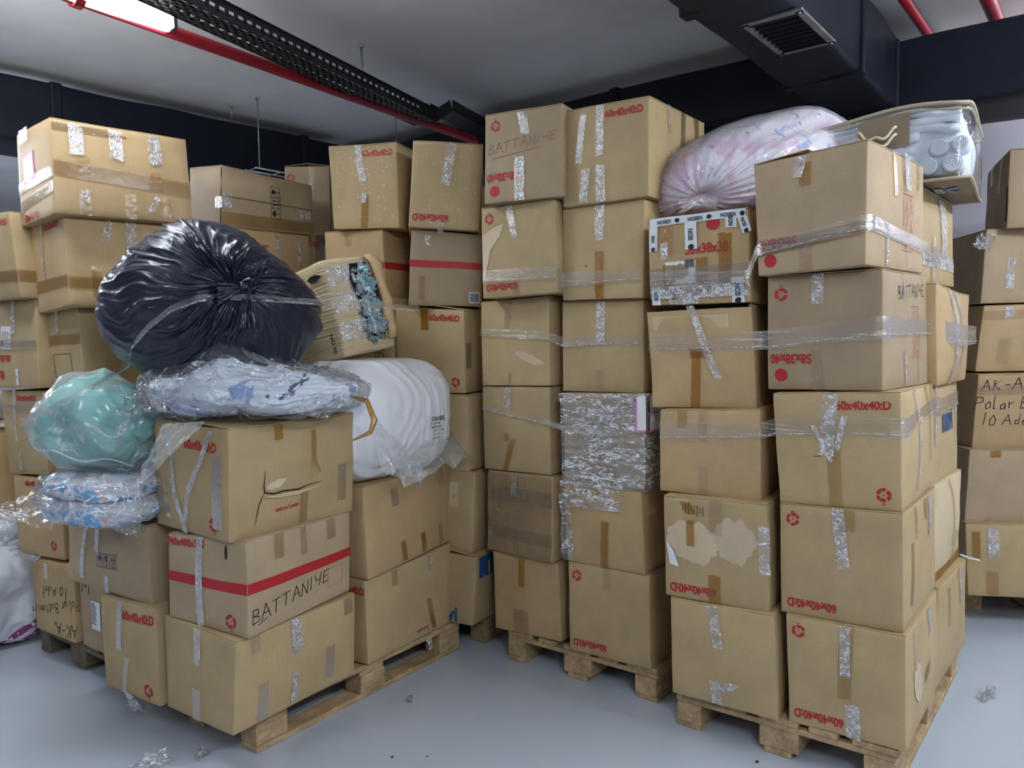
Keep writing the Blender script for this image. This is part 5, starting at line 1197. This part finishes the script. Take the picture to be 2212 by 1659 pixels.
# white bale of folded blankets
def soft_box(name, mat, root, lb, la, h, r=.08, n=40, disp=None, bulge=.03):
    """rounded block, local axes like the boxes: x along lb, y along la"""
    def dsp(p, d): return p
    vs = []; fs = []; hx, hy, hz = lb / 2, la / 2, h / 2
    def face(ax, s):
        base = len(vs)
        for j in range(n + 1):
            for i in range(n + 1):
                a, b = (i / n * 2 - 1), (j / n * 2 - 1); p = [0, 0, 0]; o1, o2 = [(1, 2), (2, 0), (0, 1)][ax]
                p[ax] = s; p[o1] = a; p[o2] = b; q = Vector((p[0] * hx, p[1] * hy, p[2] * hz))
                inner = Vector((max(-hx + r, min(hx - r, q.x)), max(-hy + r, min(hy - r, q.y)), max(-hz + r, min(hz - r, q.z))))
                dd = q - inner; q2 = inner + (dd.normalized() * r if dd.length > 1e-6 else dd); dn = dd.normalized() if dd.length > 1e-6 else Vector((0, 0, 1))
                kx, ky, kz = q.x / hx, q.y / hy, q.z / hz
                w_ = bulge * ((1 - kx * kx) * (1 - ky * ky) + (1 - kx * kx) * (1 - kz * kz) + (1 - ky * ky) * (1 - kz * kz))
                off_ = disp(q2, dn, (kx, ky, kz)) if disp else 0
                vs.append(q2 + dn * (w_ + off_))
        for j in range(n):
            for i in range(n):
                a = base + j * (n + 1) + i; f = (a, a + 1, a + n + 2, a + n + 1); fs.append(f if s > 0 else f[::-1])
    for ax in range(3):
        for s in (-1, 1): face(ax, s)
    me = bpy.data.meshes.new(name); me.from_pydata([tuple(v) for v in vs], [], fs)
    bm = bmesh.new(); bm.from_mesh(me); bmesh.ops.remove_doubles(bm, verts=bm.verts, dist=.0008); bm.to_mesh(me); bm.free(); me.shade_smooth()
    return link_mesh(name, me, mat, root)
SK = Vector((-.66, 3.64, 1.195)); ths = 1.02
t = thing('blanket_bale', 'big white plastic bale of folded blankets with a small printed label', 'bale', SK, ths)
def d_bale(p, d, k):
    fold = (.004 * ridge(p.x * 85 + 3 * nz(p, 3, 2) + p.z * 5) + .003 * ridge(p.x * 47 + 4 * nz(p, 3, 7) + p.z * 4)) * (1 - abs(d.z)) * smooth(-.25, .10, p.x)
    return fold + .018 * nz(p, 4, 3) + .006 * ridge(12 * nz(p, 3, 6)) - .05 * smooth(-.1, -.35, p.x) * 0
soft_box('blankets', 'sack_white', t, .74, .52, .50, .17, 80, d_bale, .014)
lab = None
def on_bale(vs, fs, name, mat, x, z, sc, off=.0):
    out = []
    for a, b in vs:
        xx, zz = x + a * sc, z + b * sc; out.append(Vector((xx, -.26 - .024 - off + .10 * max(0, zz - .02) ** 1 * 0, zz)))
    return mesh_from(name, out, fs, mat, t)
for i, (s_, h_, x_) in enumerate((('CASABEL', .020, .14), ('POLAR BLANKET', .008, .12), ('160X220 CM', .011, .12), ('QUANTITY : 15 PIECES', .008, .14), ('N.T. WEIGHT 10.0', .007, .13), ('GROSS WEIGHT', .007, .12), ('Made in Turkey', .006, .21))):
    g, gf = glyphs(s_, .015, .9); on_bale(g, gf, 'bale_print', 'black_ink', x_, -.010 - i * .017 - (.004 if i else 0), h_, .004)
vs = []; fs = []
def skirt(pts, mat, name, seed):
    """loose film hanging from the bale: list of (top, bottom) points"""
    n = 6; rows = []
    for k in range(len(pts) - 1):
        for q in range(8):
            a = pts[k][0].lerp(pts[k + 1][0], q / 8); b = pts[k][1].lerp(pts[k + 1][1], q / 8); rows.append((a, b))
    rows.append(pts[-1]); vs = []; fs = []; m = 12
    for i, (a, b) in enumerate(rows):
        for j in range(m + 1):
            v = j / m; p = a.lerp(b, v)
            p = p + Vector((noise.noise((i * .22, v * 3, seed)), noise.noise((i * .22, v * 3, seed + 9)), noise.noise((i * .25, v * 2, seed + 4)))) * .03 * (v ** .7 + .15)
            vs.append(p)
    for i in range(len(rows) - 1):
        for j in range(m): a = i * (m + 1) + j; fs.append((a, a + 1, a + m + 2, a + m + 1))
    return mesh_from(name, vs, fs, mat, t, smooth=True)
V = Vector
skirt([(V((-.30, -.27, .06)), V((-.33, -.33, -.14))), (V((-.22, -.29, -.02)), V((-.22, -.36, -.27))), (V((-.08, -.30, -.13)), V((-.06, -.37, -.24))), (V((.10, -.30, -.13)), V((.10, -.37, -.22))),
       (V((.27, -.27, -.11)), V((.30, -.35, -.22))), (V((.36, -.15, -.05)), V((.46, -.22, -.23))), (V((.38, -.03, -.05)), V((.47, -.08, -.25)))], 'milky_bag', 'loose_film', 3)

# crushed box on the bale
BOX['CR'] = (0, 0, 0, .46, .30, .44, 0, '')
cr = Carton('CR', {'F': .03, 'R': .02, 'T': .03, 'K': .02, 'H': .02}, 3.5, False)
t = thing('cardboard_box', 'crushed, creased box split open to show grey and teal cloth', 'box', (-.745, 3.50, 1.475), 0, 'boxes behind the black bag')
t.rotation_euler = (Matrix.Rotation(-.22, 4, 'Y') @ Matrix.Rotation(.80, 4, 'Z')).to_euler()
cr.root = t; cr.seed = Vector((3, 4, 5))
def ribbed():
    m = MATS['card_pale'].copy(); m.name = 'card_ribbed'; MATS['card_ribbed'] = m; nt = m.node_tree
    p = [n for n in nt.nodes if n.type == 'BSDF_PRINCIPLED'][0]
    v3 = coords(nt, (.05, .05, 1)); n1 = noise_tex(nt, v3, 48, 4, .6, .3)
    L(nt, bump(nt, n1.outputs[0], 1.0, .02).outputs[0], p.inputs['Normal'])
ribbed()
body = cr.body(t, 'card_ribbed', 16)
sub = body.modifiers.new('sub', 'SUBSURF'); sub.levels = 1; sub.render_levels = 1; body.modifiers['b'].width = .03; body.modifiers['b'].segments = 4
cr.on_face('torn_opening', t, 'dark_void', 'R', [(-.5, .30), (-.3, .5), (.3, .48), (.5, .2), (.48, -.3), (.3, -.5), (-.25, -.46), (-.42, -.1)], [tuple(range(8))], .62, .53, .36, .05, .012, .14)
def d_c(t_, ph, d): return .03 * nz(d, 2, 2) + .02 * ridge(9 * nz(d, 2, 6))
for i, (u, v, sx, sz) in enumerate(((.60, .72, .05, .09), (.58, .50, .05, .10), (.62, .30, .055, .08))):
    o = blob('cloth_bundle', 'torn_cloth', t, (sx, .045, sz), (0, 0, 1), d_c, 60, 40); o.location = cr.P('R', u, v, -.018)
def strip(pts, mat, name, root, wd=.05, dirv=V((1, 0, 0)), solid=.004):
    vs = []; fs = []
    for i, p in enumerate(pts):
        for q in (-.5, 0, .5): vs.append(V(p) + dirv * q * wd * (1 + .2 * sin(i * 1.7)) + V((0, -.008 * (1 if q == 0 else 0), 0)))
    for i in range(len(pts) - 1):
        for q in (0, 1): a = 3 * i + q; fs.append((a, a + 1, a + 4, a + 3))
    return mesh_from(name, vs, fs, mat, root, smooth=True, solid=solid)
strip([cr.P('R', .82, 1.0, .02), cr.P('R', .90, .9, .035), cr.P('R', .90, .75, .03), cr.P('R', .92, .6, .03), cr.P('R', .95, .5, .03), cr.P('R', .92, .35, .025), cr.P('R', .95, .2, .025), cr.P('R', .92, .1, .02)], 'card_warm', 'torn_strip', t, .055)
for v in (.82, .55, .25): cr.tape(t, 'R', .25, v + .10, v - .10, .14, 'tape_crinkle', off=.006)
cr.mark(t, 'F', 'torn', .86, .84, .03, 0, 'dark_void', sx=.10, name='tear', off=.008)
g, gf = glyphs('20 ADET', .02, .9); cr.on_face('printed_text', t, 'black_ink', 'F', g, gf, .60, .62, .026, pi / 2, .010)
g, gf = glyphs('NO 50', .02, .9); cr.on_face('printed_text', t, 'black_ink', 'F', g, gf, .90, .16, .026, -pi / 2, .010)

# floral quilt in a white bag
t = thing('floral_quilt_bag', 'whitish knotted bag holding a pink and blue floral quilt', 'bag', (1.05, 3.42, 2.245))
Rp = Matrix.Rotation(-.30, 3, 'Y') @ Matrix.Rotation(.12, 3, 'Z')
polep = Vector((-.66, -.68, -.30))
def d_p(t_, ph, d):
    return .03 * nz(d, 1.6, 4) + (.014 * ridge(ph * 9 + 2 * nz(d, 2)) + .008 * ridge(ph * 19)) * smooth(.02, .3, t_) * math.exp(-t_ * 1.3) - .05 * math.exp(-(t_ / .18) ** 1.4)
blob('floral_quilt', 'quilt_pink', t, (.455, .250, .199), polep, d_p, 200, 100, rot=Rp, power=2.3, floor=-.215)
def d_pf(t_, ph, d): return .003 + d_p(t_, ph, d) + .004 * ridge(4 * nz(d, 1.6, 6))
bf_ = blob('bag_film', 'pink_film', t, (.459, .254, .203), polep, d_pf, 300, 140, rot=Rp, power=2.35, floor=-.220, grade=1.2)
mb = MB(); kp = Vector((-.285, -.240, -.170)); knot(mb, kp, (-.5, -.8, -.1), .014, 3); mb.build('knot', 'sack_white', t, smooth=True)
mb = MB(); ear(mb, kp, (-.8, -.3, -.15), (0, .2, 1), .09, .06, 3); ear(mb, kp, (.8, -.4, -.10), (0, .2, 1), .07, .05, 8); mb.build('tied_ends', 'milky_bag', t, smooth=True)
sheet('loose_film', 'milky_bag', t, (-.44, -.12, -.02), (-.20, -.24, -.05), (-.22, -.17, .09), (-.40, -.02, .07), amp=.02, seed=8)

# baby blanket bag with piping
nb_ = V((1.715, 2.955, 2.118)); tb = .975
t = thing('blanket_bag', 'clear piped bag of white baby blankets with ABC on its base', 'bag', nb_, tb)
la_, lb_w, hb = .60, .66, .27
def bagpt(x, y, z): return V((x, y, z)) + V((0, 0, .012 * sin(x * 9) + .02 * sin(y * 8 + x * 4) * (z / hb)))
def box_shell(name, mat, ins, root, bottom=True, amp=.01, n=14):
    vs = []; fs = []
    x0, x1, y0, y1, z0, z1 = ins, lb_w - ins, ins, la_ - ins, ins * .5, hb - ins
    def f4(a, b, c_, d):
        base = len(vs); a, b, c_, d = map(V, (a, b, c_, d)); nn = (b - a).cross(d - a).normalized()
        for j in range(n + 1):
            for i in range(n + 1):
                u, v = i / n, j / n; p = a * (1 - u) * (1 - v) + b * u * (1 - v) + c_ * u * v + d * (1 - u) * v
                e = 16 * u * (1 - u) * v * (1 - v); p = p + nn * e * amp * (1 + 1.5 * nz(p, 9)); vs.append(bagpt(*p))
        for j in range(n):
            for i in range(n): q = base + j * (n + 1) + i; fs.append((q, q + 1, q + n + 2, q + n + 1))
    f4((x0, y1, z0), (x0, y0, z0), (x0, y0, z1), (x0, y1, z1)); f4((x0, y0, z0), (x1, y0, z0), (x1, y0, z1), (x0, y0, z1))
    f4((x1, y0, z0), (x1, y1, z0), (x1, y1, z1), (x1, y0, z1)); f4((x1, y1, z0), (x0, y1, z0), (x0, y1, z1), (x1, y1, z1)); f4((x0, y0, z1), (x1, y0, z1), (x1, y1, z1), (x0, y1, z1))
    if bottom: f4((x0, y1, z0), (x1, y1, z0), (x1, y0, z0), (x0, y0, z0))
    me = bpy.data.meshes.new(name); me.from_pydata([tuple(v) for v in vs], [], fs); bm = bmesh.new(); bm.from_mesh(me); bmesh.ops.remove_doubles(bm, verts=bm.verts, dist=.001); bm.to_mesh(me); bm.free(); me.shade_smooth()
    return link_mesh(name, me, mat, root)
box_shell('bag_film', 'pvc', 0, t, False)
c_ = box_shell('folded_blankets', 'blanket_white', .035, t, True, .02, 24)
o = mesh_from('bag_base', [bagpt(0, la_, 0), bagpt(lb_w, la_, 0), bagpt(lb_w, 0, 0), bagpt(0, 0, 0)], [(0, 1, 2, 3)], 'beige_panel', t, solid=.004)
for k, (y, z, r) in enumerate(((.055, .058, .036), (.135, .055, .034), (.100, .122, .033), (.030, .128, .028))):
    mb = MB(); mb.tube([V((.0, y, z)), V((.02, y, z)), V((.12, y, z))], [r * .93, r, r], 20)
    for q in range(3): mb.tube([V((-.001, y + r * (.25 + .25 * q) * cos(a_), z + r * (.25 + .25 * q) * sin(a_))) for a_ in [i * .5 for i in range(13)]], .0022, 5)
    o = mb.build('rolled_blanket', 'blanket_white', t, smooth=True); o.modifiers.new('e', 'EDGE_SPLIT')
for k, (z_, y0) in enumerate(((.035, .19), (.075, .19), (.115, .18), (.155, .17), (.185, .03), (.213, .03), (.240, .03))):
    mb = MB(); n_ = 14; pts = [bagpt(.020 + .006 * sin(i * 1.3 + z_ * 60), y0 + (.57 - y0) * i / n_, z_ + .006 * sin(i * 1.1 + z_ * 90)) for i in range(n_ + 1)]; mb.tube(pts, .019, 12); mb.build('blanket_fold', 'blanket_white', t, smooth=True)
def loop(z, nm, r=.006, ins=0): 
    mb = MB(); pts = []
    cs = [(0, 0), (lb_w, 0), (lb_w, la_), (0, la_), (0, 0)]
    for (a, b), (c1, d1) in zip(cs[:-1], cs[1:]):
        for i in range(12): pts.append(bagpt(a + (c1 - a) * i / 12, b + (d1 - b) * i / 12, z))
    pts.append(pts[0]); mb.tube(pts, r, 8); mb.build(nm, 'beige_piping', t, smooth=True)
loop(hb, 'top_piping', .008); loop(0, 'base_piping', .006); loop(hb - .022, 'zip', .004)
mb = MB(); n = 10; base = 0
vs = []; fs = []
for i in range(n + 1):
    for j in range(7): y = .20 + .18 * i / n; z = .13 + .12 * j / 6; vs.append(bagpt(-.010, y, z))
for i in range(n):
    for j in range(6): a = i * 7 + j; fs.append((a, a + 1, a + 8, a + 7))
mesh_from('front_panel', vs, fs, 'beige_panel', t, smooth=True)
for k in (0, 1):
    mb = MB(); pts = [V((-.02 - .022 * sin(pi * i / 14), .385 - .14 * i / 14, .205 - .028 * k - .035 * sin(pi * i / 14) ** 2 + .012 * cos(i * .9))) for i in range(15)]
    mb.tube(pts, .0055, 8); mb.build('handle', 'cream', t, smooth=True)
def on_base(s, x, y, h, mat):
    g, gf = glyphs(s, .04, .95); th_ = -pi / 2 + .1; out = []
    for a, b in g:
        aa, bb = a * cos(th_) - b * sin(th_), a * sin(th_) + b * cos(th_); out.append(bagpt(x - bb * 0 + aa * h * 1, y + bb * h, -.006))
    # mirrored so that it reads from below
    mesh_from('printed_letter', [(V((x, y, 0)) + V((-(b * h * 2.2), -(a * h), 0)) + V((0, 0, -.0045 * x / .66 - .007))) for a, b in g], gf, mat, t)
on_base('A', .24, .165, .055, 'pink_edge'); on_base('B', .24, .120, .055, 'white_tape'); on_base('C', .24, .072, .055, 'blue_print')

# white sacks at the far left
def sack(label, loc, axes, rz, tilt, seed, stripe, mat='white_weave', cat='sack', nm='woven_sack'):
    t = thing(nm, label, cat, loc, rz, 'white sacks at the left edge')
    R_ = Matrix.Rotation(tilt, 3, 'Y')
    def dd(t_, ph, d): return .05 * nz(d, 1.7, seed) + .010 * ridge(7 * nz(d, 2, seed + 2)) + .004 * nz(d, 12, seed)
    blob('sack_body', mat, t, axes, (1, 0, 0), dd, 140, 80, rot=R_, power=2.8, floor=-axes[2] * .88)
    if stripe:
        for k, x in enumerate(stripe):
            vs = []; fs = []; n = 90
            for i in range(n + 1):
                a = 2 * pi * i / n
                for q in (-.012, .012):
                    tt = math.acos(max(-1, min(1, x + q / axes[0]))); X, Y, Z = frame_to((1, 0, 0)); d = X * (sin(tt) * cos(a)) + Y * (sin(tt) * sin(a)) + Z * cos(tt)
                    kk = (abs(d.x) ** 2.8 + abs(d.y) ** 2.8 + abs(d.z) ** 2.8) ** (-1 / 2.8); p = V((d.x * kk * axes[0], d.y * kk * axes[1], d.z * kk * axes[2])); nrm = V((d.x / axes[0], d.y / axes[1], d.z / axes[2])).normalized()
                    p = R_ @ (p + nrm * (dd(tt, a, d) + .003)); fl = -axes[2] * .88
                    if p.z < fl + .04: p.z = fl + max(0, (p.z - fl + .04)) * .5 if p.z > fl - .04 else fl
                    vs.append(p)
            for i in range(n): a = 2 * i; fs.append((a, a + 1, a + 3, a + 2))
            mesh_from('woven_stripe', vs, fs, 'purple_stripe', t, smooth=True)
    return t
sack('woven white sack with purple stripes on the floor at the left edge', (-2.80, 4.12, .245), (.29, .29, .27), .9, 1.05, 2, (.50, .66))
t = sack('shiny white film covered sack between the striped sack and the brown box', (-2.98, 4.22, .47), (.44, .30, .12), .3, -.25, 6, None)
blob('clear_cover', 'clear_bag', t, (.455, .315, .14), (1, 0, 0), lambda t_, ph, d: .05 * nz(d, 1.7, 6) + .02 * ridge(6 * nz(d, 2.2, 3)), 120, 70, rot=Matrix.Rotation(-.25, 3, 'Y'), power=2.8)
sack('white sack with pink stripes high up at the left edge', (-3.08, 4.15, 1.24), (.34, .25, .13), .4, 0, 9, (.55, .68, .8))
# ------------------------------------------------------------------ film wound round the crumpled box
c = BOXES['Z3']
def cover(c, f, u0, u1, v0, v1, mat, name, off=.012, amp=.010, n=60, root=None, fr=(6, 22)):
    vs = []; fs = []
    for j in range(n + 1):
        for i in range(n + 1):
            u, v = u0 + (u1 - u0) * i / n, v0 + (v1 - v0) * j / n
            q = noise.noise(V((u * fr[0], v * fr[1], c.seed.x))) + .6 * ridge(4 * noise.noise(V((u * fr[0] * .7, v * fr[1] * .8, 5)))) - .3
            vs.append(c.P(f, u, v, off + amp * q))
    for j in range(n):
        for i in range(n): a = j * (n + 1) + i; fs.append((a, a + 1, a + n + 2, a + n + 1))
    return mesh_from(name, vs, fs, mat, root or c.root, smooth=True)
cover(c, 'F', -.02, 1.02, -.01, 1.01, 'wrap', 'film_wrap'); cover(c, 'R', -.02, .6, -.01, 1.01, 'wrap', 'film_wrap')
mb = MB(); mb.tube([c.P('F', .22, .42, .018), c.P('F', .40, .60, .02), c.P('F', .52, .72, .022), c.P('F', .74, .90, .02), c.P('F', .98, .99, .018)], [.004, .008, .012, .009, .006], 8); mb.build('twisted_film', 'wrap', c.root, smooth=True)
lb_ = c.on_face('paper_label', c.root, 'pink_edge', 'F', *flat_shapes('square'), .975, .80, .155, 0, .022, .045)
c.on_face('label_sheet', lb_, 'paper', 'F', *flat_shapes('square'), .99, .81, .145, 0, .0235, .040)
lb2 = c.on_face('paper_label', c.root, 'pink_edge', 'R', *flat_shapes('square'), .10, .80, .155, 0, .022, .12); c.on_face('label_sheet', lb2, 'paper', 'R', *flat_shapes('square'), .10, .81, .145, 0, .0235, .12)
g, gf = strokes('organ', .1, .09, 3); c.on_face('handwriting', lb2, 'black_ink', 'R', g, gf, .09, .80, .028, -pi / 2, .026)
c = BOXES['Z2']; cover(c, 'F', -.03, .75, .72, 1.04, 'wrap', 'loose_film', .010, .014, 40, fr=(9, 9)); cover(c, 'F', -.05, .10, .02, .85, 'wrap', 'loose_film', .010, .014, 40, fr=(9, 9))
c = BOXES['Y2']; cover(c, 'F', 0, 1, 0, 1, 'tape_clear', 'film_wrap', .007, .004, 50)
c = BOXES['S5']; sheet('loose_film', 'wrap', c.root, c.P('R', -.06, .95), c.P('R', .05, .95, .02), c.P('R', .02, .70, .03), c.P('R', -.08, .75, .02), amp=.03)

# ------------------------------------------------------------------ stretch film bands round the loads
def wp(key, f, u, v, off=.012): c = BOXES[key]; return c.root.matrix_basis @ c.P(f, u, v, off)
def band(label, pts, wdt, mat='stretch'):
    pts = [V(p) for p in pts]; o0 = pts[0].copy(); vs = []; fs = []; m = 6; k = 0; path = []
    for a, b in zip(pts[:-1], pts[1:]):
        n = max(2, int((b - a).length / .04))
        for i in range(n): path.append(a.lerp(b, i / n))
    path.append(pts[-1])
    for i, p in enumerate(path):
        w_ = wdt * (.75 + .5 * abs(noise.noise((i * .11, 4, o0.x)))) 
        for j in range(m + 1):
            q = j / m - .5; vs.append(p - o0 + V((0, 0, q * w_)) + V((.3, -1, 0)) * (.0025 * noise.noise((i * .3, q * 7, 2))))
    for i in range(len(path) - 1):
        for j in range(m): a = i * (m + 1) + j; fs.append((a, a + 1, a + m + 2, a + m + 1))
    o = mesh_from('stretch_film_band', vs, fs, mat, None, smooth=True); o.location = o0
    tag(o, label, 'plastic film', 'bands of clear stretch film round the loads')
    # the gathered edge of the band reads as a bright cord
    mb = MB(); mb.tube([p - o0 + V((.001, -.003, -wdt * .28 + .006 * noise.noise((i * .2, 1, 1)))) for i, p in enumerate(path)], .0014, 6); mb.build('gathered_edge', 'tape_crinkle', o, smooth=True)
    return o
bpy.context.view_layer.update()
band('clear film band across the second row from the top of the centre columns', [wp('Y5', 'F', .02, .24), wp('Y5', 'F', .98, .22), wp('Z5', 'F', .02, .22), wp('Z5', 'F', .99, .24)], .07)
band('clear film band across the middle of the centre columns', [wp('Y4', 'F', .01, .64), wp('Y4', 'F', .98, .56), wp('Z4', 'F', .02, .55), wp('Z4', 'F', .99, .57)], .05)
band('thin twisted film band sloping down to the film wrapped box', [wp('Y3', 'F', .02, .75), wp('Y3', 'F', .98, .60), wp('Z3', 'F', .02, .62, .03), wp('Z3', 'F', .62, .58, .03)], .03)
band('wide film band across the open box and the BATTANİYE box with the red dot', [wp('R14', 'F', .01, .68, .02), wp('R14', 'F', .99, .66, .02), wp('R24', 'F', .01, .44), wp('R24', 'F', .99, .52), wp('R24', 'R', .02, .52), wp('R24', 'R', .98, .52), wp('R34', 'R', .3, .50, .03), wp('R34', 'R', .8, .52, .03)], .085)
band('film band across the boxes left of and over the large 60x40x40:D', [wp('R13', 'F', .01, .74), wp('R13', 'F', .99, .76), wp('R23', 'F', .01, .70), wp('R23', 'F', .99, .70), wp('R23', 'R', .03, .70, .014), wp('R23', 'R', .97, .80, .014), wp('R33', 'R', .2, .76), wp('R33', 'R', .9, .80)], .075)
band('film band low across the taped box and the top box of the right stack', [wp('R15', 'F', .02, .30, .02), wp('R15', 'F', .99, .26, .02), wp('R25', 'F', .02, .24), wp('R25', 'F', .98, .33), wp('R25', 'R', .03, .34), wp('R25', 'R', .98, .24), wp('R35', 'R', .4, .30)], .06)
def surf(x, z, off=.012):     # a point on the front of the black bag
    dg = bpy.context.evaluated_depsgraph_get(); ok, loc, nrm, idx = bagb.ray_cast(V((x, -3, z)), V((0, 1, 0)))
    return (loc + V((-1.215, 3.20, 1.70)) + V((0, -off, 0))) if ok else None
pts = [V((-1.80, 2.86, 1.27)), V((-1.55, 2.84, 1.38))]
for x, z in ((-.28, -.23), (-.20, -.16), (-.10, -.09), (0, -.03), (.10, .005), (.2, .015), (.3, .01), (.38, .005)):
    q = surf(x, z)
    if q: pts.append(q)
pts.append(V((-.62, 3.30, 1.70))); pts.append(V((-.42, 3.62, 1.69)))
band('film strap running diagonally over the black refuse bag', pts, .030)

# ------------------------------------------------------------------ scraps on the floor
def scrap(label, x, y, sz, seed, mat='wrap', z=.012, hgt=.03):
    rnd = random.Random(seed); t_ = sheet('film_scrap', mat, None, (-sz, -sz * .3, .004), (sz * .6, -sz * .5, .006), (sz, sz * .4, .02), (-sz * .5, sz * .5, .012), 20, 20, amp=hgt, fr=4, seed=seed)
    for v in t_.data.vertices: v.co.z = abs(v.co.z) + .002
    t_.location = (x, y, 0); t_.rotation_euler.z = rnd.uniform(0, 6)
    tag(t_, label, 'plastic film', 'scraps of film on the floor'); return t_
bpy.context.view_layer.update()
scrap('crumpled film scrap lying in front of the tall overhanging box', -1.36, 2.80, .085, 1)
scrap('long torn film scrap nearest the camera at the left', -1.36, 2.55, .055, 2); scrap('small shiny scrap just left of the front corner box', -1.19, 2.86, .04, 3)
scrap('film tuft by the near corner of the right pallet', 1.35, 2.52, .05, 4, hgt=.05); scrap('film loop on the floor right of the right pallet', 1.98, 3.22, .06, 5, 'clear_bag', hgt=.05)
scrap('tiny film shred left of the left pallet', -1.62, 3.25, .03, 6); scrap('film shred on the floor right of the left pallet', -.46, 3.28, .02, 7)
for i, (x, y, r, lb1) in enumerate(((-.47, 2.83, .006, 'dark crumb on the floor in front of the left pallet'), (-.34, 2.83, .004, 'smaller dark crumb right of the other one'), (.86, 2.75, .007, 'dark crumb between the legs of the right pallet'))):
    o = blob('crumb', 'debris', None, (r, r * .7, r * .5), (0, 0, 1), None, 10, 6); o.location = (x, y, r * .5); tag(o, lb1, 'debris', 'crumbs on the floor')
# film tails hanging from boxes
c = BOXES['A4']; sheet('tape_tail', 'tape_crinkle', c.root, c.P('R', .62, .0, .02), c.P('R', .68, .0, .02), c.P('R', .67, -.16, .03), c.P('R', .64, -.17, .03), amp=.012, n=8, m=16)
c = BOXES['B1']; sheet('tape_tail', 'wrap', c.root, c.P('F', .42, .05, .012), c.P('F', .56, .03, .012), c.P('F', .85, -.04, .03), c.P('F', .60, -.10, .03), amp=.02, n=10, m=16)
c = BOXES['C2']; sheet('tape_tail', 'wrap', c.root, c.P('F', .0, .03, .012), c.P('F', .5, .01, .012), c.P('F', .5, -.06, .03), c.P('F', .02, -.02, .03), amp=.02, n=14, m=10)
c = BOXES['R32']; mb = MB(); mb.tube([c.P('R', .95, .05, .01), c.P('R', 1.02, .0, .04), c.P('R', 1.10, -.04, .08)], .004, 6); mb.build('tape_tail', 'white_tape', c.root)
c = BOXES['X1']; mb = MB(); mb.tube([c.P('R', .75, .55 - .05 * i, .03 + .02 * sin(i * .5)) for i in range(9)], .004, 6); mb.build('cord', 'white_tape', c.root, smooth=True)
